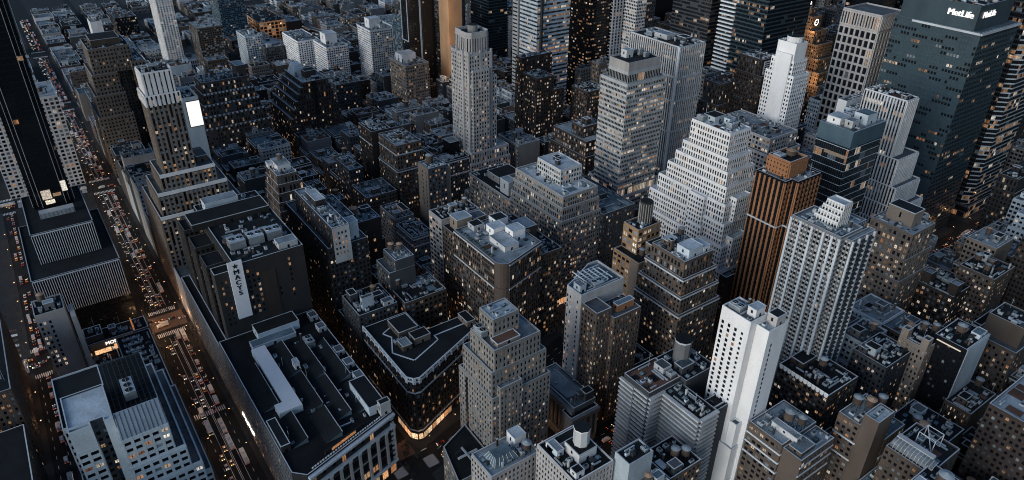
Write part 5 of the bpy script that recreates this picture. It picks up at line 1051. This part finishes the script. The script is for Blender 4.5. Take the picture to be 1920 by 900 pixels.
# keep only the buildings the view shows something of (nothing is seen of the rest)
def visible_share():
    W_, H_ = 480, 225; sc = W_/1920
    jj, ii = np.meshgrid(np.arange(W_)+.5, np.arange(H_)+.5)
    D = np.array(fw)[None, None]+np.array(rt)*((jj/sc-960)/FPX)[..., None]-np.array(up)*((ii/sc-450)/FPX)[..., None]
    zb = np.full((H_, W_), 1e9); idb = np.full((H_, W_), -1, int)
    allb = []
    for b in HEROES:
        for t_ in b.tiers:
            bx = t_[0]
            if isinstance(bx[0], tuple): bx = (min(p[0] for p in bx), max(p[0] for p in bx), min(p[1] for p in bx), max(p[1] for p in bx))
            allb.append((b, bx, t_[1], t_[2]))
    for b in FILL: allb.append((b, b.bb[:4], 0, b.hgt))
    for n, (b, bx, z0, z1) in enumerate(allb):
        ps = [proj(x, y, z) for x in bx[:2] for y in bx[2:] for z in (z0, z1)]
        if min(p[2] for p in ps) < 5: continue
        u0, u1 = int(max(0, min(p[0] for p in ps)*sc-1)), int(min(W_, max(p[0] for p in ps)*sc+2)); v0, v1 = int(max(0, min(p[1] for p in ps)*sc-1)), int(min(H_, max(p[1] for p in ps)*sc+2))
        if u1 <= u0 or v1 <= v0: continue
        d = D[v0:v1, u0:u1]
        with np.errstate(divide='ignore', invalid='ignore'):
            t0 = np.zeros(d.shape[:2]); t1 = np.full(d.shape[:2], 1e9)
            for ax, (lo, hi) in enumerate(((bx[0], bx[1]), (bx[2], bx[3]), (z0, z1))):
                a_, c_ = (lo-CAM[ax])/d[..., ax], (hi-CAM[ax])/d[..., ax]
                t0 = np.maximum(t0, np.minimum(a_, c_)); t1 = np.minimum(t1, np.maximum(a_, c_))
        hit = (t0 < t1) & (t0 < zb[v0:v1, u0:u1]); zb[v0:v1, u0:u1][hit] = t0[hit]; idb[v0:v1, u0:u1][hit] = n
    cnt = np.bincount(idb[idb >= 0].ravel(), minlength=len(allb))
    res = {}
    for n, q in enumerate(allb): res[id(q[0])] = res.get(id(q[0]), 0)+int(cnt[n])
    return res
SHARE = visible_share()
n0 = len(FILL); FILL = [b for b in FILL if SHARE.get(id(b), 0) >= (1 if b.cx < AVE[8] else MINPX)]
print('fill', n0, '->', len(FILL), 'hidden heroes', [b.ref for b in HEROES if SHARE.get(id(b), 0) < 8])

# labels for the many: look, then place beside a landmark that can be found in the picture
def pos(b, z): x0, x1, y0, y1, zt = b.bb; return proj(x1, y0, z)
LM = [(b, pos(b, b.bb[4]*.8)) for b in HEROES]; LM = [q for q in LM if -60 < q[1][0] < 1980 and -150 < q[1][1] < 960]
ORD = ['nearest', 'second', 'third', 'fourth', 'fifth', 'sixth', 'seventh', 'eighth', 'ninth', 'tenth', 'eleventh', 'twelfth']
bins = {}
for b in FILL:
    u, v, zc = pos(b, b.hgt)
    lm, p = min(LM, key=lambda q: (q[1][0]-u)**2+((q[1][1]-v)*1.5)**2)
    du, dv = u-p[0], v-p[1]
    side = ('right of' if du > 0 else 'left of') if abs(du) > abs(dv)*1.1 else ('in front of' if dv > 0 else 'behind')
    bins.setdefault((lm.ref, side), []).append((math.hypot(du, dv), b))
for (ref, side), lst in bins.items():
    lst.sort(key=lambda q: q[0])
    for i, (_, b) in enumerate(lst):
        f_ = b.info; size = 'low' if b.hgt < 16 else ('mid-height' if b.hgt < 38 else 'tall'); wd = 'narrow ' if f_['w'] < 11 else ('wide ' if f_['w'] > 24 else '')
        o_ = ORD[i] if i < len(ORD) else 'far'
        b.label = f"{wd}{size} {WWORD[f_['wall']]} block, {RWORD[f_['roof']]}, {o_} {side} the {ref}"; b.label = b.label if len(b.label.split()) <= 16 else b.label.replace(' block', '').replace(' roof', '-roofed', 1).replace('wide ', '').replace('narrow ', '')

# ------------------------------------------------------------------ ground, pavements, markings
g = MB(); g.face([(-6000, -3000, -.02), (1500, -3000, -.02), (1500, 6000, -.02), (-6000, 6000, -.02)], 'asphalt'); struct('road', g)
def slab(poly): 
    m_ = MB(); m_.prism(poly, -.3, .14, 'concrete'); return struct('pavement', m_)
for k in range(32, 53):
    ya, yb = YS(k)-3.6, YN(k)+3.6
    for (a, c) in ((6, 5), (7, 6), (8, 7), (9, 8), (10, 9), (11, 10), (12, 11)):
        xw, xe = AVE[a]+10.5, AVE[c]-10.5
        if not inframe(xw, xe, ya, yb, 5): continue
        if a == 7 and 34 <= k < 45:
            slab([(xw, ya), (bway(ya)-9, ya), (bway(yb)-9, yb), (xw, yb)])
            if bway(ya)+9 < xe-3: slab([(bway(ya)+9, ya), (xe, ya), (xe, yb), (bway(yb)+9, yb)])
        else: slab([(xw, ya), (xe, ya), (xe, yb), (xw, yb)])
mk = MB()
def line(x0, x1, y0, y1): mk.face([(x0, y0, .004), (x1, y0, .004), (x1, y1, .004), (x0, y1, .004)], 'paint_white')
def lines_x(y, xa, xb, dash=0, wdt=.16):
    if not dash: line(xa, xb, y-wdt, y+wdt)
    else:
        x = xa
        while x < xb: line(x, min(xb, x+dash), y-wdt, y+wdt); x += dash*3
for (a, c) in ((7, 6), (8, 7), (9, 8), (10, 9)):
    xa, xb = AVE[a]+22, (AVE[c]-22 if c != 6 else -352)
    for y in (-.4, .4): lines_x(y, xa, xb, 0, .14)
    for y in (-3.6, 3.6, -7, 7): lines_x(y, xa, xb, 3 if abs(y) > 5 else 0, .12)
for (a, c) in ((7, 6),):
    for y in (-85, -79): lines_x(y, AVE[a]+20, AVE[c]-20, 3)
def cross(x, y, w_, h_, along):
    """zebra crossing; along = direction the stripes run"""
    if along == 'y':
        n = int(w_/1.2)
        for i in range(n): line(x-w_/2+i*1.2, x-w_/2+i*1.2+.6, y-h_/2, y+h_/2)
    else:
        n = int(h_/1.2)
        for i in range(n): line(x-w_/2, x+w_/2, y-h_/2+i*1.2, y-h_/2+i*1.2+.6)
for a in (7, 8, 9, 10):
    X = AVE[a]; cross(X+16, 0, 5, 20, 'x'); cross(X-16, 0, 5, 20, 'x'); cross(X, 17, 19, 4.5, 'y'); cross(X, -17, 19, 4.5, 'y')
    cross(X+16, -82, 4.5, 11, 'x'); cross(X-16, -82, 4.5, 11, 'x'); cross(X, -92, 19, 4, 'y'); cross(X, -72, 19, 4, 'y')
cross(-470, 0, 4.5, 20, 'x')
for y in range(94, 900, 79):
    for dx in (-3.4, 0, 3.4):
        yy = y
        while yy < y+60: 
            xx = AVE[6]+dx; line(xx-.12, xx+.12, yy, yy+3); yy += 9
    yy = y
    while yy < y+58:
        for dx in (-2.2, 2.2):
            xx = bway(yy)+dx; mk.face([(xx-.12, yy, .004), (xx+.12, yy, .004), (bway(yy+3)+dx+.12, yy+3, .004), (bway(yy+3)+dx-.12, yy+3, .004)], 'paint_white')
        yy += 9
for k in (35, 36, 37, 38, 39, 40, 41):
    y = Yst(k); cross(AVE[6], y-8, 17, 4, 'y'); cross(AVE[6], y+8, 17, 4, 'y')
for (dx, dy) in ((-8, -9), (4, -9), (-14, 9), (0, 10)): cross(bway(85+dy)+dx+2, 85+dy, 9, 7, 'y')
struct('road_markings', mk)
p = MB(); p.face([(AVE[7]-10, -12, .008), (AVE[7]+10, -12, .008), (AVE[7]+10, 12, .008), (AVE[7]-10, 12, .008)], 'brick_paving'); struct('road_glow_patch', p)  # warm patch: orange street glow of the crossing put into its colour
p = MB(); p.prism([(-372, 45), (-366, 45), (-366, 92), (-380, 92)], -.2, .12, 'brick_paving'); p.prism([(-352, 30), (-330, 24), (-330, 76), (-350, 80)], -.2, .13, 'concrete'); 
for i in range(9): p.prism([(-640+i*7, -112), (-637+i*7, -112), (-634+i*7, -93), (-637+i*7, -93)], .15, .2, 'paint_white' if i % 2 else 'brick_paving')
struct('plaza_paving', p)

# ------------------------------------------------------------------ vehicles
VM = {}
for key, col in dict(yellow=(.70, .36, .04), black=(.02, .02, .022), white=(.72, .72, .72), silver=(.34, .35, .37), blue=(.05, .08, .15), red=(.25, .04, .03), brownbox=(.30, .16, .08)).items(): surf('car_'+key, col, rough=.3, var=.1, island=.1, spec=.5)
def wheel_mesh(r, wd):
    q = MB()
    for i in range(10):
        a0, a1 = 2*math.pi*i/10, 2*math.pi*(i+1)/10
        q.face([(r*math.cos(a0), -wd, r*math.sin(a0)), (r*math.cos(a1), -wd, r*math.sin(a1)), (r*math.cos(a1), wd, r*math.sin(a1)), (r*math.cos(a0), wd, r*math.sin(a0))], 'black_letter')
    for s_ in (-1, 1): q.face([(r*math.cos(2*math.pi*i/10*s_), s_*-wd, r*math.sin(2*math.pi*i/10*s_)) for i in range(10)], 'black_letter')
    return q.mesh('wheel')
WH, WH2 = wheel_mesh(.33, .1), wheel_mesh(.5, .14)
def lightbox(x, y, z, k):
    q = MB(); q.box(x-.06, x+.06, y-.16, y+.16, z-.09, z+.09, k); return q
def proto(kind, col):
    """built along +x, on the ground at its own origin"""
    P_ = 'car_'+col
    r = empty(dict(car='car', cab='taxi', van='van', truck='box_truck', bus='bus')[kind])
    L_, W_ = dict(car=(4.6, .92), cab=(4.8, .94), van=(5.6, 1.0), truck=(8.0, 1.2), bus=(12.0, 1.27))[kind]; h = L_/2
    bd = MB(); gl = MB()
    if kind in ('car', 'cab'):
        bd.hexa([(-h+.1, -W_+.08, .3), (h-.1, -W_+.08, .3), (h-.1, W_-.08, .3), (-h+.1, W_-.08, .3), (-h, -W_, .62), (h, -W_, .6), (h, W_, .6), (-h, W_, .62)], P_)
        bd.hexa([(-h, -W_, .62), (h, -W_, .6), (h, W_, .6), (-h, W_, .62), (-h+.12, -W_+.1, .95), (h-.2, -W_+.12, .82), (h-.2, W_-.12, .82), (-h+.12, W_-.1, .95)], P_, skip=(0,))
        gl.hexa([(-h+.6, -W_+.13, .9), (h-1.3, -W_+.13, .86), (h-1.3, W_-.13, .86), (-h+.6, W_-.13, .9), (-h+1.2, -W_+.28, 1.38), (h-2.1, -W_+.28, 1.4), (h-2.1, W_-.28, 1.4), (-h+1.2, W_-.28, 1.38)], 'w_dark', skip=(0,))
        bd.box(-h+1.2, h-2.1, -W_+.26, W_-.26, 1.385, 1.44, P_)
        if kind == 'cab': q = MB(); q.box(-.5, -.1, -.35, .35, 1.44, 1.62, 'sign_white'); obj('roof_sign', q, r)
        zl, wh, wx = .68, WH, 1.42
    elif kind == 'van':
        bd.hexa([(-h, -W_, .35), (h, -W_, .35), (h, W_, .35), (-h, W_, .35), (-h, -W_+.05, 2.2), (h-1.5, -W_+.05, 2.2), (h-1.5, W_-.05, 2.2), (-h, W_-.05, 2.2)], P_); bd.box(h-1.45, h, -W_, W_, .36, 1.1, P_)
        gl.face([(h-.72, -W_+.1, 1.12), (h-.72, W_-.1, 1.12), (h-1.42, W_-.15, 2.1), (h-1.42, -W_+.15, 2.1)], 'w_dark'); zl, wh, wx = .75, WH, 1.7
    elif kind == 'truck':
        bd.box(-h, h-2.4, -W_, W_, .9, 3.5, 'car_'+('brownbox' if col == 'brownbox' else 'white')); bd.box(h-2.2, h, -W_+.1, W_-.1, .6, 2.3, P_); bd.box(-h, h-2.2, -.5, .5, .5, .9, 'metal_dark')
        gl.face([(h+.02, -W_+.25, 1.45), (h+.02, W_-.25, 1.45), (h+.02, W_-.25, 2.2), (h+.02, -W_+.25, 2.2)], 'w_dark'); zl, wh, wx = .85, WH2, 2.6
    else:
        bd.box(-h, h, -W_, W_, .4, 3.1, 'car_white'); bd.box(-h-.01, h+.01, -W_-.01, W_+.01, .7, 1.1, 'car_blue'); bd.box(-h+1, -h+3, -.8, .8, 3.1, 3.4, 'metal_pale'); bd.box(.5, 2, -.6, .6, 3.1, 3.3, 'metal_pale')
        for s_ in (-1, 1): gl.box(-h+.5, h-.4, s_*W_-.02, s_*W_+.02, 1.5, 2.5, 'w_white')
        gl.box(h-.01, h+.03, -W_+.15, W_-.15, 1.4, 2.7, 'w_dark'); zl, wh, wx = .8, WH2, 3.6
    obj('body', bd, r); obj('window_glass', gl, r)
    for sx in (-1, 1):
        for sy in (-1, 1): o = obj('wheel', wh, r); o.location = (sx*wx, sy*(W_-.06), .33 if wh is WH else .5)
    for sy in (-1, 1): obj('headlight', lightbox(h, sy*(W_-.25), zl, 'head'), r); obj('tail_light', lightbox(-h, sy*(W_-.2), zl+.1, 'tail'), r)
    return r
PR = {(k, c): proto(k, c) for k, c in (('cab', 'yellow'), ('car', 'black'), ('car', 'white'), ('car', 'silver'), ('car', 'blue'), ('car', 'red'), ('van', 'white'), ('truck', 'white'), ('truck', 'brownbox'), ('bus', 'white'))}
USED = set()
CW = dict(cab='yellow taxi', car='car', van='white van', truck='box truck', bus='white and blue bus')
def vehicle(kind, col, x, y, rz, street, grp):
    u, v, zc = proj(x, y, 1)
    if not (-5 < u < 1925 and -5 < v < 905): return
    p_ = PR[(kind, col)]
    if (kind, col) in USED: o = copy_tree(p_)
    else: o = p_; USED.add((kind, col))
    o.location = (x, y, .0); o.rotation_euler = (0, 0, rz)
    lead = CW[kind] if kind in ('cab', 'van', 'bus') else (f'{col} car' if kind == 'car' else ('brown-boxed truck' if col == 'brownbox' else 'white box truck'))
    tag(o, f'{lead} {street}' if kind == 'bus' else f'{lead} in the traffic {street}', dict(cab='taxi', car='car', van='van', truck='truck', bus='bus')[kind], grp)
vr = random.Random(5)
KINDS = [('cab', 'yellow')]*4+[('car', 'black')]*4+[('car', 'white')]*3+[('car', 'silver')]*3+[('car', 'blue')]*2+[('car', 'red')]+[('van', 'white')]*2+[('truck', 'white'), ('bus', 'white')]
def queue(xa, xb, y, rz, street, grp, dens=.6, vert=None):
    """a lane of traffic; vert = function giving x for a north-south lane"""
    s_ = xa
    while s_ < xb:
        k, c = vr.choice(KINDS); ln = dict(car=4.6, cab=4.8, van=5.6, truck=8, bus=12)[k]
        if vr.random() < dens:
            if vert is None: vehicle(k, c, s_+ln/2, y+vr.uniform(-.25, .25), rz, street, grp)
            else: vehicle(k, c, vert(s_+ln/2)+vr.uniform(-.2, .2), s_+ln/2, rz, street, grp)
        s_ += ln+vr.uniform(1.6, 9)
WEST, EAST, NORTH, SOUTH = math.pi, 0, math.pi/2, -math.pi/2
G34 = 'vehicles on the wide crosstown street'
for (xa, xb, nm_) in ((AVE[7]+20, -380, 'on the wide street beside the department store'), (AVE[8]+20, AVE[7]-20, 'on the wide street beside the black slab'), (AVE[9]+20, AVE[8]-20, 'on the wide street beyond the tan setback hotel'), (AVE[10]+20, AVE[9]-20, 'at the far end of the wide street, upper left'), (AVE[11]+20, AVE[10]-20, 'at the very top of the wide street, upper left')):
    near_ = xb == -380
    queue(xa, -465 if near_ else xb, 2.0, WEST, nm_, G34, .62); queue(xa, -500 if near_ else (-645 if xb == AVE[7]-20 else xb), 5.4, WEST, nm_, G34, .5); queue(xa, xb, -2.0, EAST, nm_, G34, .6); queue(xa, -480 if near_ else xb, -5.4, EAST, nm_, G34, .5)
    if near_: queue(-410, xb, 2.0, WEST, nm_, G34, .6); queue(-440, xb, -5.4, EAST, nm_, G34, .5)
for (k_, c_, x_, y_, r_) in (('truck', 'white', -490, 5.6, WEST), ('truck', 'white', -478, 5.4, WEST), ('bus', 'white', -452, 2.2, WEST), ('bus', 'white', -436, 2.0, WEST), ('bus', 'white', -420, 5.6, WEST), ('bus', 'white', -455, -5.4, EAST), ('truck', 'white', -470, -5.5, EAST), ('bus', 'white', -632, 5.4, WEST)): vehicle(k_, c_, x_, y_, r_, 'heading along the wide street by the department store', G34)
queue(AVE[8]+20, AVE[7]-16, -80.5, WEST, 'on the narrow street left of the black slab', 'vehicles on the narrow left street', .7); queue(AVE[8]+20, AVE[7]-16, -84, WEST, 'on the narrow street left of the black slab', 'vehicles on the narrow left street', .65)
queue(AVE[7]+18, -420, -80.5, WEST, 'on the dim street below the grey blank-walled tower', 'vehicles on the narrow left street', .7)
for a, nm_ in ((7, 'on the cross avenue by the low black podium'), (8, 'on the cross avenue by the white grid office block'), (9, 'on a far cross avenue, upper left')):
    for dx in (-5, -1.7, 1.7, 5): queue(-160, 10, 0, SOUTH, nm_, 'vehicles on the cross avenues', .35, vert=lambda s_, X=AVE[a]+dx: X)
for dx in (-3.6, 0, 3.6): queue(104, 172, 0, SOUTH, 'beside the dark wedge building', 'vehicles on the diagonal avenue', .55, vert=lambda s_, dx=dx: bway(s_)+dx)
for dx in (-5.1, -1.7, 1.7, 5.1): queue(120, 215, 0, NORTH, 'below the old columned bank', 'vehicles on the straight avenue', .5, vert=lambda s_, X=AVE[6]+dx: X)
for dx in (-5.1, -1.7, 1.7, 5.1): queue(440, 720, 0, NORTH, 'on the straight avenue at the right edge', 'vehicles on the straight avenue', .5, vert=lambda s_, X=AVE[6]+dx: X)
for y in (Yst(37), Yst(38)): queue(-300, -150, y, WEST, 'on a dark side street at lower right', 'vehicles on the side streets', .4)
vehicle('truck', 'brownbox', bway(106)+5.6, 106, SOUTH, 'leading the queue at the bow-tie crossing', 'vehicles on the diagonal avenue')
for (k, c), o in PR.items():
    if (k, c) not in USED:
        for ch in list(o.children): bpy.data.objects.remove(ch)
        bpy.data.objects.remove(o)

rp_ = MB()
for (pts, wd) in (([(-1390, 250), (-1330, 300), (-1260, 330), (-1180, 335), (-1120, 300)], 9), ([(-1400, 420), (-1320, 400), (-1240, 420), (-1150, 470)], 9), ([(-1260, 330), (-1225, 400), (-1200, 480), (-1190, 560)], 8)):
    for i in range(len(pts)-1):
        p0, p1 = Vector(pts[i]), Vector(pts[i+1]); t2 = (p1-p0).normalized(); n2 = Vector((t2.y, -t2.x)); L2 = (p1-p0).length
        rp_.strip(p0, t2, n2, -2, L2+2, -wd/2, wd/2, 5+.02*i, 6+.02*i, 'wall_grey'); rp_.strip(p0, t2, n2, -2, L2+2, wd/2-.3, wd/2, 6.1+.02*i, 7+.02*i, 'coping'); rp_.strip(p0, t2, n2, -2, L2+2, -wd/2, -wd/2+.3, 6.1+.02*i, 7+.02*i, 'coping')
struct('ramp', rp_)
for r_ in range(6):
    for q in range(9):
        if vr.random() < .75: vehicle('bus', 'white', -1345+q*15, 372+r_*9.5, .06*r_, 'parked by the tunnel ramps, upper left', 'buses parked by the tunnel ramps')
queue(-1330, -1140, 308, WEST, 'by the orange floodlit warehouse, upper left', 'vehicles by the tunnel ramps', .6)

# ------------------------------------------------------------------ street lamps, people and bare trees at the crossings
def lamp_proto():
    r = empty('street_lamp'); q = MB(); q.cyl(0, 0, 0, 9, .13, .07, 'metal_dark', 8); q.cyl(0, 0, 0, .8, .25, .2, 'metal_dark', 8); obj('pole', q, r)
    q = MB(); q.tube((0, 0, 8.9), (2.2, 0, 9.4), .06, 'metal_dark'); obj('arm', q, r)
    q = MB(); q.box(1.9, 2.7, -.2, .2, 9.2, 9.42, 'metal_dark'); q.box(1.95, 2.65, -.17, .17, 9.08, 9.2, 'lamp_warm'); obj('lamp_head', q, r); return r
LP = lamp_proto(); first = [True]
def lamp(x, y, rz, where, power=60):
    u, v, zc = proj(x, y, 8)
    if not (0 < u < 1920 and 0 < v < 900): return
    o = LP if first[0] else copy_tree(LP); first[0] = False
    o.location = (x, y, .14); o.rotation_euler = (0, 0, rz); tag(o, 'lit street lamp '+where, 'street lamp', 'street lamps along the avenues')
    l = bpy.data.lights.new('lamp_glow', 'POINT'); l.energy = power*2.2; l.color = (1.0, .55, .25); l.shadow_soft_size = .3
    lo = bpy.data.objects.new('lamp_glow', l); COL.objects.link(lo); lo.parent = o; lo.location = (2.3, 0, 8.7)
for x in range(-1050, -380, 34):
    nm_ = 'beside the department store' if x > -570 else ('beside the black slab' if x > -860 else 'beyond the tan setback hotel')
    lamp(x, -11, math.pi/2, 'on the left pavement of the wide street '+nm_); lamp(x+16, 11, -math.pi/2, 'on the right pavement of the wide street '+nm_, 22)
for y in (100, 122, 145, 168): lamp(bway(y)-9.5, y, 0, 'on the diagonal avenue by the dark wedge building')
for y in (130, 160, 195): lamp(AVE[6]+10.8, y, math.pi, 'on the straight avenue by the old columned bank')
for y in range(440, 720, 30): lamp(AVE[6]-10.8, y, 0, 'on the straight avenue at the right edge')
for (x, y) in ((-598, -14), (-572, -12), (-598, 13), (-571, 13.5), (-560, -13), (-548, 12)): lamp(x, y, 0 if x < -585 else math.pi, 'at the lit crossing of the wide street', 230)
for (x, y) in ((-598, -70), (-572, -70), (-598, -20), (-572, -18)): lamp(x, y, 0 if x < -585 else math.pi, 'at the corner crossing below the low black podium', 160)
for k_, nm_ in ((35, 'added for glow on the street beside the dark wedge building'), (36, 'added for glow on the street behind the dark wedge building'), (37, 'added for glow on the street below the grey stepped block'), (38, 'added for glow on the street below the grey banded tower')):  # lamps added along the side streets for street-level glow
    for x in range(-840, -330, 46): lamp(x, Yst(k_)-6.5, math.pi/2, nm_, 70)
for x in range(-840, -480, 30): lamp(x, -90, math.pi/2, 'on the narrow street left of the black slab', 60)
for y in range(260, 430, 34): lamp(AVE[6]-10.8, y, 0, 'added for glow on the straight avenue past the striped tower', 60)  # more lamps added to bring glow to the avenue
def ring_body(spec, n=8):
    q = MB(); prev = None
    for (z, rx, ry, ox) in spec:
        cur = [(ox+rx*math.cos(2*math.pi*i/n), ry*math.sin(2*math.pi*i/n), z) for i in range(n)]
        if prev:
            for i in range(n): q.face([prev[i], prev[(i+1) % n], cur[(i+1) % n], cur[i]], 'skin_cloth')
        prev = cur
    q.face(prev, 'skin_cloth'); return q
def person_mesh():
    """one standing or walking figure: two legs joining a tapering coat, arms at the sides, neck and head"""
    vs = [(0, 0, .95), (0, 0, 1.2), (0, 0, 1.42), (0, 0, 1.52), (0, 0, 1.62), (0, 0, 1.74), (.05, .1, .9), (.14, .1, .48), (.02, .1, .06), (.14, .1, .03), (-.05, -.1, .9), (-.08, -.1, .48), (-.24, -.1, .08), (-.12, -.1, .03), (0, .2, 1.4), (-.06, .25, 1.12), (.08, .25, .86), (0, -.2, 1.4), (.06, -.25, 1.12), (.14, -.25, .88)]
    es = [(0, 1), (1, 2), (2, 3), (3, 4), (4, 5), (0, 6), (6, 7), (7, 8), (8, 9), (0, 10), (10, 11), (11, 12), (12, 13), (2, 14), (14, 15), (15, 16), (2, 17), (17, 18), (18, 19)]
    rs = [.15, .16, .15, .06, .10, .07, .10, .07, .045, .035, .10, .07, .045, .035, .07, .055, .04, .07, .055, .04]
    me = bpy.data.meshes.new('person'); me.from_pydata(vs, es, []); o = bpy.data.objects.new('person', me); COL.objects.link(o)
    md = o.modifiers.new('skin', 'SKIN')
    for i, r in enumerate(rs): me.skin_vertices[0].data[i].radius = (r, r)
    me.skin_vertices[0].data[0].use_root = True
    dg = bpy.context.evaluated_depsgraph_get(); m2 = bpy.data.meshes.new_from_object(o.evaluated_get(dg)); bpy.data.objects.remove(o); m2.materials.clear(); m2.materials.append(MATS['skin_cloth']); return m2
try: PM = person_mesh()
except Exception: PM = ring_body([(0, .12, .2, 0), (.85, .14, .2, 0), (1.4, .16, .22, 0), (1.5, .06, .06, 0), (1.62, .1, .1, 0), (1.74, .05, .05, 0)]).mesh('person')
def crowd(n, x0, x1, y0, y1, where):
    for _ in range(n):
        x, y = vr.uniform(x0, x1), vr.uniform(y0, y1); u, v, zc = proj(x, y, 1)
        if not (0 < u < 1920 and 0 < v < 900): continue
        o = bpy.data.objects.new('person', PM); COL.objects.link(o); o.location = (x, y, .02); o.rotation_euler = (0, 0, vr.uniform(0, 6.28)); s_ = vr.uniform(.94, 1.06); o.scale = (s_, s_, s_)
        tag(o, 'pedestrian in dark clothes '+where, 'person', 'people on foot at the crossings')
crowd(26, -574, -562, -13, 13, 'at the near crosswalk of the lit crossing'); crowd(18, -606, -596, -13, 13, 'at the far crosswalk of the lit crossing'); crowd(16, -560, -500, 11, 14, 'on the pavement beside the department store'); crowd(12, -560, -440, -14, -11, 'on the pavement below the orange shop block')
crowd(30, -660, -575, -112, -93, 'on the striped plaza at the left edge'); crowd(24, -382, -352, 80, 93, 'at the foot of the dark wedge building'); crowd(10, -356, -330, 62, 84, 'on the zebra crossings at the bow-tie square')
def tree(x, y, where):
    r = empty('street_tree', (x, y, .1)); q = MB(); q.cyl(0, 0, 0, 2.6, .16, .1, 'bark', 7)
    for i in range(7):
        a = i*.9; z0 = 1.6+i*.18; q.tube((0, 0, z0), (1.1*math.cos(a), 1.1*math.sin(a), z0+1.6), .05, 'bark', 4)
        for jj in range(3): b_ = a+(jj-1)*.6; q.tube((1.0*math.cos(a), 1.0*math.sin(a), z0+1.5), (1.9*math.cos(b_), 1.9*math.sin(b_), z0+2.6), .025, 'bark', 4)
    obj('trunk', q, r); q = MB()
    for i in range(150):
        a, rr, z = vr.uniform(0, 6.28), 2.1*math.sqrt(vr.random()), vr.uniform(2.6, 5.4); X, Y = rr*math.cos(a), rr*math.sin(a); d = vr.uniform(.1, .2)
        if (rr/2.2)**2+((z-4)/1.7)**2 > 1: continue
        n1 = Vector((vr.uniform(-1, 1), vr.uniform(-1, 1), vr.uniform(.2, 1))).normalized(); e = n1.orthogonal()*d; f_ = n1.cross(e); c_ = Vector((X, Y, z)); q.face([c_-e-f_, c_+e-f_, c_+e+f_, c_-e+f_], 'leaf')
    obj('crown', q, r); tag(r, 'small sparse street tree '+where, 'tree', 'small trees at the bow-tie square')
for (x, y) in ((-372, 88), (-366, 84), (-361, 89), (-356, 79)): tree(x, y, 'below the pointed corner of the dark wedge building')

# ------------------------------------------------------------------ build everything
for b in HEROES:
    if b.cat not in ('department_store',) and b.ref not in ('department store', 'pale square-windowed tower'): dress(b)
for b in HEROES: b.finish()
for b in FILL: b.finish()
print('heroes', len(HEROES), 'fill', len(FILL), 'windows', NWIN[0], 'objects', len(bpy.data.objects))
